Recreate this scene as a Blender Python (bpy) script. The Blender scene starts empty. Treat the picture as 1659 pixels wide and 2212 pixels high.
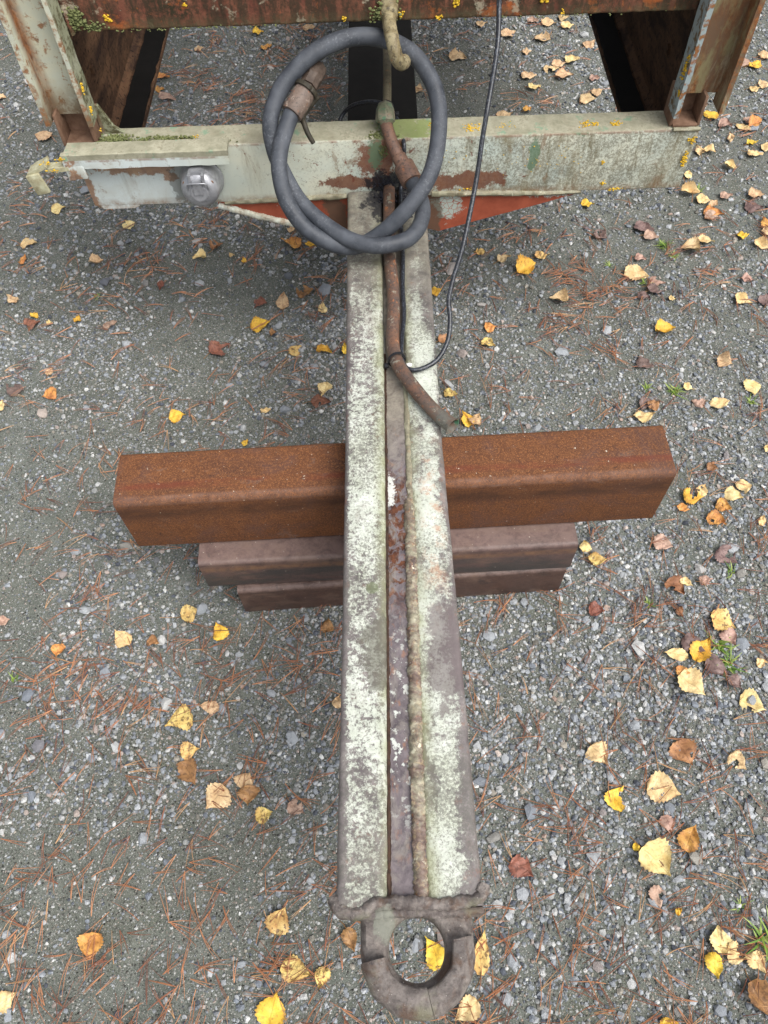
import bpy, bmesh, math, random
import numpy as np
from mathutils import Vector, Matrix, noise as mnoise

random.seed(7)
RNG = np.random.default_rng(11)
SC = bpy.context.scene
COL = SC.collection

# ------------------------------------------------------------------ camera
# hand-held phone 1.42 m above the gravel, looking down the drawbar; +Y runs back along the trailer
CAM_H = 1.42
PCX, PCY = 829.5, 1106.0                     # principal point of the 1659 x 2212 picture grid
_nad = np.array([874 - PCX, -(2091 - PCY)])
_vp = np.array([772 - PCX, PCY + 1600])
FOC = math.sqrt(-(_nad @ _vp))
_d = np.array([*_nad, -FOC]); _d /= np.linalg.norm(_d)
_Z = -_d
_Y = np.array([*_vp, -FOC]); _Y /= np.linalg.norm(_Y); _Y -= _Z * (_Y @ _Z); _Y /= np.linalg.norm(_Y)
_X = np.cross(_Y, _Z)
RCAM = np.stack([_X, _Y, _Z])
cam = bpy.data.cameras.new('camera')
cam.sensor_fit = 'VERTICAL'
cam.sensor_height = 24.0
cam.lens = 24.0 * FOC / 2212.0
cam.clip_start, cam.clip_end = 0.02, 400.0
cam_ob = bpy.data.objects.new('camera', cam)
COL.objects.link(cam_ob)
M4 = Matrix([[*RCAM[0], 0], [*RCAM[1], 0], [*RCAM[2], CAM_H], [0, 0, 0, 1]])
cam_ob.matrix_world = M4
SC.camera = cam_ob

# ------------------------------------------------------------------ overcast daylight
SUN_EL, SUN_AZ = math.radians(57), math.radians(128)
world = bpy.data.worlds.new('World'); SC.world = world
world.use_nodes = True
_wn, _wl = world.node_tree.nodes, world.node_tree.links
_bg = _wn['Background']
_sky = _wn.new('ShaderNodeTexSky'); _sky.sky_type = 'NISHITA'; _sky.sun_disc = False
_sky.sun_elevation = SUN_EL; _sky.sun_rotation = SUN_AZ
_sky.air_density = 1.0; _sky.dust_density = 4.0; _sky.ozone_density = 1.0
_hs = _wn.new('ShaderNodeHueSaturation'); _hs.inputs['Saturation'].default_value = 0.30
_wl.new(_sky.outputs[0], _hs.inputs['Color']); _wl.new(_hs.outputs[0], _bg.inputs['Color'])
_bg.inputs['Strength'].default_value = 0.125
sun = bpy.data.lights.new('sun', 'SUN'); sun.energy = 1.5; sun.angle = math.radians(42); sun.color = (1.0, 0.99, 0.965)
sun_ob = bpy.data.objects.new('sun', sun); COL.objects.link(sun_ob)
# sky azimuth 0 = +Y, clockwise seen from above
_sd = Vector((math.sin(SUN_AZ) * math.cos(SUN_EL), math.cos(SUN_AZ) * math.cos(SUN_EL), math.sin(SUN_EL)))
sun_ob.rotation_euler = _sd.to_track_quat('Z', 'Y').to_euler()
SC.view_settings.view_transform = 'Standard'; SC.view_settings.look = 'None'
SC.view_settings.gamma = 1.0; SC.view_settings.use_curve_mapping = False
SC.view_settings.exposure = 0.90
SC.render.engine = 'CYCLES'

# ------------------------------------------------------------------ points in the place
def ray(px, py):
    return RCAM @ np.array([px - PCX, PCY - py, -FOC])
def at_z(px, py, z):
    v = ray(px, py); return Vector(np.array([0, 0, CAM_H]) + v * ((z - CAM_H) / v[2]))
def at_y(px, py, y):
    v = ray(px, py); return Vector(np.array([0, 0, CAM_H]) + v * (y / v[1]))
def ground_h(x, y):
    return 0.004 * np.sin(3.1 * x + 1.3 * y) + 0.003 * np.sin(5.3 * x - 7.1 * y + 1.0) + 0.0022 * np.sin(17.0 * x + 3.0 * y) * np.sin(13.0 * y - 4.0 * x) \
        + 0.0013 * np.sin(41.0 * x + 9.0 * y) * np.sin(37.0 * y - 11.0 * x)

# ------------------------------------------------------------------ object helpers
def link(o, parent=None):
    COL.objects.link(o)
    if parent is not None:
        o.parent = parent
        o.matrix_parent_inverse = Matrix.Translation(-parent.location)
    return o
def empty(name, loc, label=None, cat=None, group=None, parent=None):
    o = bpy.data.objects.new(name, None); o.location = loc; o.empty_display_size = 0.05
    COL.objects.link(o)
    if parent is not None:
        o.parent = parent; o.matrix_parent_inverse = Matrix.Translation(-parent.location)
    return tag(o, label, cat, group)
def tag(o, label=None, cat=None, group=None, kind=None):
    if label: o['label'] = label
    if cat: o['category'] = cat
    if group: o['group'] = group
    if kind: o['kind'] = kind
    return o
def mesh_obj(name, bm, mat, parent=None, smooth=None):
    me = bpy.data.meshes.new(name)
    bm.normal_update()
    bm.to_mesh(me); bm.free()
    if mat is not None: me.materials.append(mat)
    if smooth is not None: shade(me, smooth)
    o = bpy.data.objects.new(name, me)
    return link(o, parent)
def shade(me, angle=None):
    me.polygons.foreach_set('use_smooth', [True] * len(me.polygons))
    if angle is not None and angle < 179:
        me.set_sharp_from_angle(angle=math.radians(angle))
def recenter(o):
    vs = o.data.vertices
    a = np.empty(len(vs) * 3); vs.foreach_get('co', a); a = a.reshape(-1, 3)
    c = np.array([a[:, 0].mean(), a[:, 1].mean(), a[:, 2].min()])
    vs.foreach_set('co', (a - c).ravel()); o.location = Vector(c)
    return o
def np_mesh(name, V, T, mat, colors=None, smooth=False):
    me = bpy.data.meshes.new(name)
    n, m = len(V), len(T)
    me.vertices.add(n); me.vertices.foreach_set('co', np.ascontiguousarray(V, dtype=np.float32).ravel())
    me.loops.add(m * 3); me.loops.foreach_set('vertex_index', np.ascontiguousarray(T, dtype=np.int32).ravel())
    me.polygons.add(m); me.polygons.foreach_set('loop_start', np.arange(0, m * 3, 3, dtype=np.int32))
    me.polygons.foreach_set('use_smooth', np.full(m, smooth))
    if colors is not None:
        at = me.color_attributes.new('Col', 'FLOAT_COLOR', 'POINT')
        at.data.foreach_set('color', np.ascontiguousarray(np.concatenate([colors, np.ones((n, 1))], 1), dtype=np.float32).ravel())
    me.update(calc_edges=True)
    me.materials.append(mat)
    return me

def ring_frames(pts):
    pts = [Vector(p) for p in pts]
    T = []
    for i in range(len(pts)):
        a, b = pts[max(0, i - 1)], pts[min(len(pts) - 1, i + 1)]
        T.append((b - a).normalized())
    up = Vector((0, 0, 1)) if abs(T[0].z) < 0.9 else Vector((1, 0, 0))
    N = (up - T[0] * up.dot(T[0])).normalized()
    out = []
    for i, t in enumerate(T):
        N = (N - t * N.dot(t)).normalized()
        out.append((pts[i], t, N.copy(), t.cross(N)))
    return out
def tube(bm, pts, rad, seg=12, caps=True, wob=None):
    fr = ring_frames(pts); rings = []
    for i, (p, t, n, b) in enumerate(fr):
        r = rad[i] if hasattr(rad, '__len__') else rad
        ring = []
        for k in range(seg):
            a = 2 * math.pi * k / seg
            rr = r * (1 + (wob(i, k) if wob else 0))
            ring.append(bm.verts.new(p + (n * math.cos(a) + b * math.sin(a)) * rr))
        rings.append(ring)
    for i in range(len(rings) - 1):
        for k in range(seg):
            bm.faces.new((rings[i][k], rings[i][(k + 1) % seg], rings[i + 1][(k + 1) % seg], rings[i + 1][k]))
    if caps:
        bm.faces.new(list(reversed(rings[0]))); bm.faces.new(rings[-1])
    return rings
def spline(ctrl, n):
    """Catmull-Rom through ctrl, n samples per span."""
    P = [Vector(c) for c in ctrl]; out = []
    for i in range(len(P) - 1):
        p0, p1, p2, p3 = P[max(0, i - 1)], P[i], P[i + 1], P[min(len(P) - 1, i + 2)]
        for k in range(n):
            t = k / n; t2, t3 = t * t, t * t * t
            out.append(0.5 * ((2 * p1) + (p2 - p0) * t + (2 * p0 - 5 * p1 + 4 * p2 - p3) * t2 + (3 * p1 - p0 - 3 * p2 + p3) * t3))
    out.append(P[-1]); return out
def resample(pts, step):
    pts = [Vector(p) for p in pts]; out = [pts[0]]; acc = 0
    for a, b in zip(pts, pts[1:]):
        L = (b - a).length
        while acc + L >= step and L > 1e-9:
            f = (step - acc) / L
            a = a + (b - a) * f; out.append(a.copy()); L = (b - a).length; acc = 0
        acc += L
    out.append(pts[-1]); return out
def box(bm, x0, x1, y0, y1, z0, z1, bev=0.0, seg=2):
    b2 = bmesh.new()
    bmesh.ops.create_cube(b2, size=1.0)
    for v in b2.verts:
        v.co = Vector((x0 + (v.co.x + .5) * (x1 - x0), y0 + (v.co.y + .5) * (y1 - y0), z0 + (v.co.z + .5) * (z1 - z0)))
    if bev: bmesh.ops.bevel(b2, geom=list(b2.edges), offset=bev, segments=seg, affect='EDGES', profile=0.5)
    _merge(bm, b2)
def _merge(bm, b2):
    me = bpy.data.meshes.new('tmp'); b2.to_mesh(me); b2.free(); bm.from_mesh(me); bpy.data.meshes.remove(me)
def extrude(bm, prof, axis, a0, a1, n=1, jit=0.0, seed=0, closed=True, cap=True):
    """Extrude the 2-D profile along axis ('x': prof=(y,z), 'y': prof=(x,z), 'z': prof=(x,y)); n rings, jit wears the surface."""
    rings = []
    for i in range(n + 1):
        a = a0 + (a1 - a0) * i / n; ring = []
        for (u, w) in prof:
            c = (a, u, w) if axis == 'x' else (u, a, w) if axis == 'y' else (u, w, a)
            v = Vector(c)
            if jit:
                q = v * 55 + Vector((seed, seed * 2, 0))
                v += Vector((mnoise.noise(q), mnoise.noise(q + Vector((9, 0, 0))), mnoise.noise(q + Vector((0, 9, 0))))) * jit
            ring.append(bm.verts.new(v))
        rings.append(ring)
    m = len(prof)
    for i in range(n):
        for k in range(m if closed else m - 1):
            bm.faces.new((rings[i][k], rings[i][(k + 1) % m], rings[i + 1][(k + 1) % m], rings[i + 1][k]))
    if cap and closed:
        bm.faces.new(rings[0]); bm.faces.new(list(reversed(rings[-1])))
    bmesh.ops.recalc_face_normals(bm, faces=bm.faces)
    return rings
def round_rect(u0, u1, w0, w1, r, seg=4):
    out = []
    for (cu, cw, a0) in ((u1 - r, w1 - r, 0), (u0 + r, w1 - r, 90), (u0 + r, w0 + r, 180), (u1 - r, w0 + r, 270)):
        for k in range(seg + 1):
            a = math.radians(a0 + 90 * k / seg); out.append((cu + r * math.cos(a), cw + r * math.sin(a)))
    return out
def weld(bm, pts, r, seg=8, ripple=0.0045, rough=0.25, seed=0, flat=0.75):
    """A run-down weld bead with half-moon ripples."""
    P = resample(pts, 0.0022)
    def wob(i, k):
        s = i * 0.0022
        a = 2 * math.pi * k / seg
        rip = abs(math.sin(math.pi * (s / ripple) + 0.9 * math.sin(a)))
        nz = mnoise.noise(Vector((s * 70 + seed, k * 0.7, seed)))
        return -0.16 + 0.2 * rip + rough * nz
    tube(bm, P, r, seg, True, wob)

# ------------------------------------------------------------------ material helpers
def lin(r, g, b, k=1.0):
    f = lambda c: ((c / 255 + 0.055) / 1.055) ** 2.4 if c > 10 else c / 255 / 12.92
    return (f(r) * k, f(g) * k, f(b) * k, 1.0)
class Mat:
    def __init__(s, name, rough=0.8, spec=0.3, metal=0.0):
        s.m = bpy.data.materials.new(name); s.m.use_nodes = True
        s.N = s.m.node_tree.nodes; s.L = s.m.node_tree.links
        s.b = s.N['Principled BSDF']
        s.b.inputs['Roughness'].default_value = rough; s.b.inputs['Specular IOR Level'].default_value = spec; s.b.inputs['Metallic'].default_value = metal
        tc = s.N.new('ShaderNodeTexCoord'); s.co = tc.outputs['Object']; s.uv = tc.outputs['UV']
    def put(s, sock, v):
        if hasattr(v, 'is_output'): s.L.new(v, sock)
        elif v is not None:
            if hasattr(sock.default_value, '__len__') and not hasattr(v, '__len__'): v = (v,) * len(sock.default_value)
            sock.default_value = v
    def scaled(s, sx, sy, sz, off=(0, 0, 0), co=None):
        n = s.N.new('ShaderNodeMapping'); s.put(n.inputs['Vector'], co or s.co)
        n.inputs['Scale'].default_value = (sx, sy, sz); n.inputs['Location'].default_value = off
        return n.outputs[0]
    def noise(s, scale, detail=4, rough=0.6, dist=0.0, co=None, color=False):
        n = s.N.new('ShaderNodeTexNoise'); s.put(n.inputs['Vector'], co or s.co)
        n.inputs['Scale'].default_value = scale; n.inputs['Detail'].default_value = detail
        n.inputs['Roughness'].default_value = rough; n.inputs['Distortion'].default_value = dist
        return n.outputs['Color' if color else 'Fac']
    def vor(s, scale, out='Distance', feature='F1', co=None, rnd=1.0):
        n = s.N.new('ShaderNodeTexVoronoi'); n.feature = feature; s.put(n.inputs['Vector'], co or s.co)
        n.inputs['Scale'].default_value = scale; n.inputs['Randomness'].default_value = rnd
        return n.outputs[out]
    def ramp(s, fac, lo, hi, a=0.0, b=1.0):
        n = s.N.new('ShaderNodeMapRange'); n.clamp = True; s.put(n.inputs[0], fac)
        n.inputs[1].default_value, n.inputs[2].default_value, n.inputs[3].default_value, n.inputs[4].default_value = lo, hi, a, b
        return n.outputs[0]
    def cramp(s, fac, stops):
        n = s.N.new('ShaderNodeValToRGB'); s.put(n.inputs[0], fac); e = n.color_ramp.elements
        while len(e) < len(stops): e.new(0.5)
        for el, (p, c) in zip(e, stops): el.position = p; el.color = c
        return n.outputs[0]
    def op(s, o, a, b=None, c=None):
        n = s.N.new('ShaderNodeMath'); n.operation = o; n.use_clamp = o in ('MULTIPLY', 'ADD', 'SUBTRACT') and False
        s.put(n.inputs[0], a)
        if b is not None: s.put(n.inputs[1], b)
        if c is not None: s.put(n.inputs[2], c)
        return n.outputs[0]
    def mul(s, *v):
        r = v[0]
        for x in v[1:]: r = s.op('MULTIPLY', r, x)
        return r
    def mix(s, fac, a, b, mode='MIX'):
        n = s.N.new('ShaderNodeMix'); n.data_type = 'RGBA'; n.blend_type = mode; n.clamp_factor = True
        s.put(n.inputs['Factor'], fac); s.put(n.inputs['A'] if False else n.inputs[6], a); s.put(n.inputs[7], b)
        return n.outputs[2]
    def sep(s, co=None):
        n = s.N.new('ShaderNodeSeparateXYZ'); s.put(n.inputs[0], co or s.co); return n.outputs
    def blob(s, p, r, jag=0.5, scale=30.0):
        """1 inside a ragged stain about point p (size r, a number or three), 0 outside."""
        r = (r,) * 3 if not hasattr(r, '__len__') else r
        sub = s.N.new('ShaderNodeVectorMath'); sub.operation = 'SUBTRACT'; s.L.new(s.co, sub.inputs[0]); sub.inputs[1].default_value = p
        dv = s.N.new('ShaderNodeVectorMath'); dv.operation = 'DIVIDE'; s.L.new(sub.outputs[0], dv.inputs[0]); dv.inputs[1].default_value = r
        ln = s.N.new('ShaderNodeVectorMath'); ln.operation = 'LENGTH'; s.L.new(dv.outputs[0], ln.inputs[0])
        nz = s.noise(scale, 9, 0.74, 0.15)
        d = s.op('ADD', ln.outputs['Value'], s.ramp(nz, 0.25, 0.75, -jag, jag))
        return s.ramp(d, 1.0, 0.8)
    def attr(s, name, typ='GEOMETRY'):
        n = s.N.new('ShaderNodeAttribute'); n.attribute_name = name; n.attribute_type = typ; return n.outputs['Color']
    def rnd(s):
        return s.N.new('ShaderNodeObjectInfo').outputs['Random']
    def hsv(s, col, h=0.5, sat=1.0, v=1.0):
        n = s.N.new('ShaderNodeHueSaturation'); s.put(n.inputs['Color'], col); s.put(n.inputs['Hue'], h); s.put(n.inputs['Saturation'], sat); s.put(n.inputs['Value'], v)
        return n.outputs[0]
    def out(s, color=None, rough=None, bump=None, strength=0.3, dist=0.002, spec=None, metal=None):
        s.put(s.b.inputs['Base Color'], color)
        if rough is not None: s.put(s.b.inputs['Roughness'], rough)
        if spec is not None: s.put(s.b.inputs['Specular IOR Level'], spec)
        if metal is not None: s.put(s.b.inputs['Metallic'], metal)
        if bump is not None:
            n = s.N.new('ShaderNodeBump'); n.inputs['Strength'].default_value = strength; n.inputs['Distance'].default_value = dist
            s.L.new(bump, n.inputs['Height']); s.L.new(n.outputs[0], s.b.inputs['Normal'])
        return s.m

# ------------------------------------------------------------------ materials
def mat_ground():
    m = Mat('damp_sandy_gravel', 0.9, 0.2)
    big = m.noise(2.2, 4, 0.6)
    med = m.noise(14, 5, 0.65)
    c = m.mix(m.ramp(med, 0.3, 0.7), lin(100, 106, 98, .74), lin(130, 134, 125, .74))
    c = m.mix(m.ramp(big, 0.42, 0.66, 0, .5), c, lin(96, 96, 84, .72))
    c = m.mix(m.mul(m.ramp(m.noise(5, 6, .7), .56, .7), .35), c, lin(104, 108, 80, .72))
    def cells(c, sc, keep, amt, lo):
        col = m.sep(m.vor(sc, 'Color')); d = m.vor(sc, 'Distance')
        grit = m.cramp(col[0], [(0.0, lin(38, 37, 35, .8)), (0.3, lin(86, 85, 80, .8)), (0.6, lin(150, 149, 143, .8)), (0.85, lin(206, 206, 202, .82)), (1.0, lin(176, 148, 130, .8))])
        show = m.mul(m.ramp(d, 0.60, 0.42), m.ramp(col[1], keep, keep + .04))
        return m.mix(m.mul(show, amt), c, grit), m.mul(m.ramp(d, .7, 0), show)
    c, h0 = cells(c, 820, .42, .42, 0)
    c, h1 = cells(c, 430, .62, .7, 0)
    c, h2 = cells(c, 250, .80, .85, 0)
    hgt = m.op('ADD', m.op('ADD', h2, m.mul(h1, .6)), m.op('ADD', m.mul(h0, .3), m.mul(m.noise(420, 4, .7), 0.5)))
    return m.out(c, m.ramp(med, .3, .7, .95, .75), hgt, 0.9, 0.003)
def mat_stone(use_attr=True):
    m = Mat('gravel_stone' if use_attr else 'pebble_stone', 0.75, 0.3)
    if use_attr: c = m.attr('Col')
    else:
        c = m.cramp(m.rnd(), [(0.0, lin(160, 165, 170, .8)), (0.3, lin(186, 189, 191, .8)), (0.5, lin(136, 142, 150, .8)), (0.68, lin(206, 206, 203, .8)), (0.8, lin(192, 176, 165, .8)), (0.9, lin(106, 112, 122, .8)), (1.0, lin(166, 161, 150, .8))])
    n = m.noise(160, 5, .75)
    c = m.mix(m.ramp(n, .35, .68), m.hsv(c, v=.66), m.hsv(c, v=1.22))
    c = m.mix(m.mul(m.ramp(m.noise(900, 2, .6), .55, .7), .5), c, lin(70, 72, 78, .8))
    return m.out(c, 0.72, n, 0.6, 0.0016)
def mat_attr(name, rough=0.7, spec=0.3):
    m = Mat(name, rough, spec); return m.out(m.attr('Col'))
def mat_leaf(name, base, warm, spot, spots, edge=None):
    m = Mat(name, 0.6, 0.35)
    r = m.rnd()
    s = m.sep(m.uv)                           # x across -1..1 (stored 0..1), y along
    off = m.N.new('ShaderNodeCombineXYZ'); m.L.new(m.mul(r, 37.0), off.inputs[0]); m.L.new(m.mul(r, 91.0), off.inputs[1])
    add = m.N.new('ShaderNodeVectorMath'); add.operation = 'ADD'; m.L.new(m.co, add.inputs[0]); m.L.new(off.outputs[0], add.inputs[1])
    co = add.outputs[0]
    n1 = m.noise(45, 5, .6, 0, co); n2 = m.noise(230, 3, .6, 0, co)
    c = m.mix(m.ramp(n1, .38, .66), base, warm)
    c = m.mix(m.ramp(n1, .66, .52, 0, spots), c, spot) if False else c
    blot = m.mul(m.ramp(m.noise(120, 4, .6, 0.3, co), .54, .60), spots)
    c = m.mix(blot, c, spot)
    c = m.mix(m.mul(m.ramp(n2, .56, .68), .5), c, spot)
    ax = m.op('ABSOLUTE', m.op('SUBTRACT', s[0], .5))
    mid = m.ramp(ax, .035, .012)
    vein = m.op('ABSOLUTE', m.op('SUBTRACT', m.op('FRACT', m.mul(m.op('SUBTRACT', s[1], m.mul(ax, .55)), 7.0)), .5))
    vn = m.op('MAXIMUM', mid, m.mul(m.ramp(vein, .07, .0), .6))
    c = m.mix(m.mul(vn, .45), c, m.hsv(warm, v=.62))
    c = m.mix(m.mul(m.ramp(ax, .36, .5), m.ramp(n1, .45, .6), .7), c, edge or spot)
    c = m.hsv(c, m.op('ADD', .49, m.mul(m.op('FRACT', m.mul(r, 7.3)), .022)), 1.0, m.op('ADD', .84, m.mul(m.op('FRACT', m.mul(r, 13.7)), .26)))
    hgt = m.op('SUBTRACT', n2, m.mul(vn, .8))
    return m.out(c, m.ramp(n1, .3, .7, .42, .7), hgt, .35, .0012)

ALGAE = lin(158, 160, 118, .75)
def mat_bar(name, side):
    """Flaking pale paint over purple-grey steel; side -1 left tube, +1 right tube."""
    m = Mat(name, .65, .35)
    x, y, z = m.sep()
    big = m.noise(9, 4, .6); fine = m.noise(230, 8, .78, .2); mid = m.noise(38, 6, .68, .3)
    flake = m.noise(105, 9, .78, .25)
    steel = m.mix(m.ramp(mid, .35, .65), lin(98, 90, 91, .75), lin(146, 138, 134, .75))
    steel = m.mix(m.mul(m.ramp(m.noise(60, 6, .7), .58, .7), .55), steel, lin(150, 92, 62, .75))
    white = m.mix(m.ramp(mid, .3, .7), lin(188, 193, 176, .78), lin(224, 227, 216, .78))
    white = m.mix(m.ramp(big, .48, .72, 0, .6), white, lin(214, 218, 194, .78))
    # how much paint is left, by place
    if side < 0:
        cov = m.op('ADD', m.ramp(y, .36, .54, .510, .555), m.ramp(y, .72, 1.0, 0, -.06))
        cov = m.op('ADD', cov, m.ramp(y, .18, .05, 0, -.03))
    else:
        cov = m.op('ADD', m.ramp(y, .08, .3, .475, .51), m.ramp(y, .72, 1.1, 0, -.05))
        cov = m.op('ADD', cov, m.ramp(m.noise(17, 5, .6, .6, m.scaled(1, .45, 1, (2, 5, 0))), .35, .65, -.12, .12))
        cov = m.op('ADD', cov, m.ramp(m.op('ABSOLUTE', m.op('SUBTRACT', x, .058)), .0, .03, .085, -.04))
    edge = m.ramp(x, -.0765, -.064, -.20, 0) if side < 0 else m.ramp(x, .093, .075, -.12, 0)
    cov = m.op('ADD', cov, edge)
    cov = m.op('ADD', cov, m.ramp(m.noise(8, 5, .65, .5, m.scaled(1.8, .6, 1)), .3, .7, -.085, .075))
    a = m.op('ADD', m.mul(flake, .62), m.mul(fine, .38))
    msk = m.ramp(m.op('SUBTRACT', a, m.op('SUBTRACT', 1.0, cov)), -.022, .032)
    if side > 0:   # smeared, softer wear on this tube
        soft = m.ramp(m.op('SUBTRACT', a, m.op('SUBTRACT', 1.0, cov)), -.06, .08)
        msk = m.op('ADD', m.mul(msk, .55), m.mul(soft, .45))
    c = m.mix(msk, steel, white)
    c = m.mix(m.mul(m.ramp(m.noise(7, 6, .7, .6, m.scaled(1.6, .7, 1, (1, 7, 0))), .5, .7), .42), c, lin(136, 132, 112, .75))
    c = m.mix(m.mul(m.ramp(m.noise(19, 7, .72, .6, m.scaled(1.3, .6, 1, (6, 3, 0))), .56, .68), .5), c, lin(122, 104, 96, .75))
    # dark crackle in the sound paint
    c = m.mix(m.mul(m.ramp(m.op('ADD', m.mul(m.noise(260, 7, .82, .3), .7), m.mul(big, .3)), .485, .56), .72), c, lin(104, 101, 94, .7))
    # algae film by the groove and towards the trailer
    g = m.ramp(x, -.030, -.012, 0, .75) if side < 0 else m.ramp(x, .050, .032, 0, .65)
    g = m.mul(g, m.ramp(m.noise(22, 5, .6), .3, .6))
    c = m.mix(g, c, ALGAE)
    c = m.mix(m.mul(m.ramp(y, .95, 1.28), .72), c, m.mix(m.ramp(mid, .35, .65), lin(104, 98, 90, .75), lin(160, 155, 136, .75)))
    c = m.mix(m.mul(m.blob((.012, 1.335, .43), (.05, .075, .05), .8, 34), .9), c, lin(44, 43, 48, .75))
    if side > 0:   # rust bleeding along the middle of the tube
        rs = m.mul(m.ramp(m.op('ABSOLUTE', m.op('SUBTRACT', x, .062)), .022, .004), m.ramp(m.op('ABSOLUTE', m.op('SUBTRACT', y, .58)), .2, .05), m.ramp(m.noise(48, 6, .7), .5, .62), .65)
        c = m.mix(rs, c, lin(190, 125, 84, .75))
        c = m.mix(m.mul(m.blob((.07, .36, .43), (.03, .1, .1), .7, 25), .75), c, lin(112, 100, 100, .75))
    else:
        c = m.mix(m.mul(m.blob((-.02, .37, .43), (.03, .06, .1), .8, 40), .7), c, lin(104, 100, 88, .75))
        c = m.mix(m.mul(m.blob((-.03, .47, .43), (.01, .01, .1), .6, 80), .7), c, lin(110, 118, 84, .75))
    h = m.op('ADD', m.mul(msk, .8), m.mul(fine, .9))
    return m.out(c, m.mix(msk, .5, .75) if False else m.ramp(msk, 0, 1, .5, .78), h, .45, .0012)
def mat_strip():
    m = Mat('groove_strip_steel', .5, .45)
    x, y, z = m.sep()
    n = m.noise(70, 7, .7, .3); big = m.noise(14, 5, .6)
    c = m.mix(m.ramp(n, .35, .65), lin(88, 79, 83, .75), lin(133, 122, 124, .75))
    wet = m.mul(m.ramp(m.noise(62, 6, .62, .8), .47, .515), m.ramp(m.op('ABSOLUTE', m.op('SUBTRACT', y, .56)), .145, .08))
    c = m.mix(m.mul(wet, .92), c, m.mix(m.ramp(n, .4, .65), lin(66, 36, 20, .8), lin(122, 70, 36, .8)))
    wh = m.mul(m.ramp(m.noise(95, 6, .65), .56, .6), m.ramp(m.op('ABSOLUTE', m.op('SUBTRACT', y, .28)), .17, .05), .85)
    c = m.mix(wh, c, lin(226, 230, 220, .8))
    orr = m.mul(.5, m.ramp(m.noise(75, 5, .65, .2, m.scaled(1, .55, 1, (3, 1, 0))), .58, .66), m.ramp(y, .05, .25, .35, .85))
    c = m.mix(orr, c, lin(178, 118, 74, .75))
    c = m.mix(m.mul(m.ramp(m.noise(40, 8, .75, .5, m.scaled(1, .5, 1, (2, 2, 2))), .5, .6), .55), c, lin(158, 150, 140, .75))
    top = m.ramp(y, .68, .80)
    c = m.mix(m.mul(top, .85), c, m.mix(m.ramp(n, .35, .65), lin(124, 114, 102, .75), lin(172, 164, 146, .75)))
    c = m.mix(m.mul(m.blob((-.002, .64, .42), (.008, .026, .1), 1.3, 120), .85), c, lin(232, 232, 224, .8))
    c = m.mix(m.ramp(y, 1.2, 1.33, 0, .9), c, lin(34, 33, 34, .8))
    return m.out(c, m.ramp(wet, 0, 1, .58, .22), n, .5, .0016)
def mat_weld():
    m = Mat('weld_bead_rust', .6, .4)
    x, y, z = m.sep()
    n = m.noise(95, 6, .7, .4)
    c = m.mix(m.ramp(n, .35, .62), lin(82, 66, 62, .75), lin(133, 112, 100, .75))
    c = m.mix(m.ramp(m.noise(130, 7, .75, .4), .52, .62, 0, .8), c, lin(172, 150, 116, .75))
    c = m.mix(m.ramp(m.noise(95, 7, .75, .3, m.scaled(1, 1, 1, (5, 2, 1))), .57, .64, 0, .8), c, lin(156, 94, 54, .75))
    c = m.mix(m.ramp(m.noise(48, 6, .7, .1, m.scaled(1, 1, 1, (8, 2, 4))), .6, .64), c, lin(228, 222, 196, .78))
    c = m.mix(m.mul(m.ramp(m.noise(28, 7, .74, .5), .44, .58), .7), c, m.mix(m.ramp(n, .4, .6), lin(146, 142, 118, .75), lin(190, 186, 160, .78)))
    c = m.mix(m.ramp(y, .5, .8, 0, .6), c, lin(150, 148, 120, .75))
    return m.out(c, .55, n, .4, .001)
def mat_eye():
    m = Mat('worn_bare_steel', .42, .5)
    n = m.noise(55, 7, .68, .3)
    c = m.mix(m.ramp(n, .34, .66), lin(84, 74, 71, .75), lin(158, 148, 140, .75))
    c = m.mix(m.mul(m.ramp(m.noise(30, 8, .72, .5), .5, .62), .75), c, lin(104, 74, 52, .75))
    c = m.mix(m.mul(m.ramp(m.noise(140, 7, .8), .52, .64), .6), c, lin(64, 54, 52, .75))
    c = m.mix(m.mul(m.ramp(m.noise(24, 5, .6, 0, m.scaled(1, 1, 1, (4, 4, 0))), .56, .7), .7), c, lin(139, 137, 112, .75))
    c = m.mix(m.mul(m.blob((-.022, .043, .42), (.014, .022, .05), .5, 60), .8), c, lin(150, 152, 138, .75))
    c = m.mix(m.ramp(m.noise(260, 2, .6), .70, .74), c, lin(200, 190, 180, .75))
    return m.out(c, m.ramp(n, .3, .7, .3, .55), m.op('ADD', n, m.mul(m.noise(220, 8, .8), .9)), .9, .003)
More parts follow.
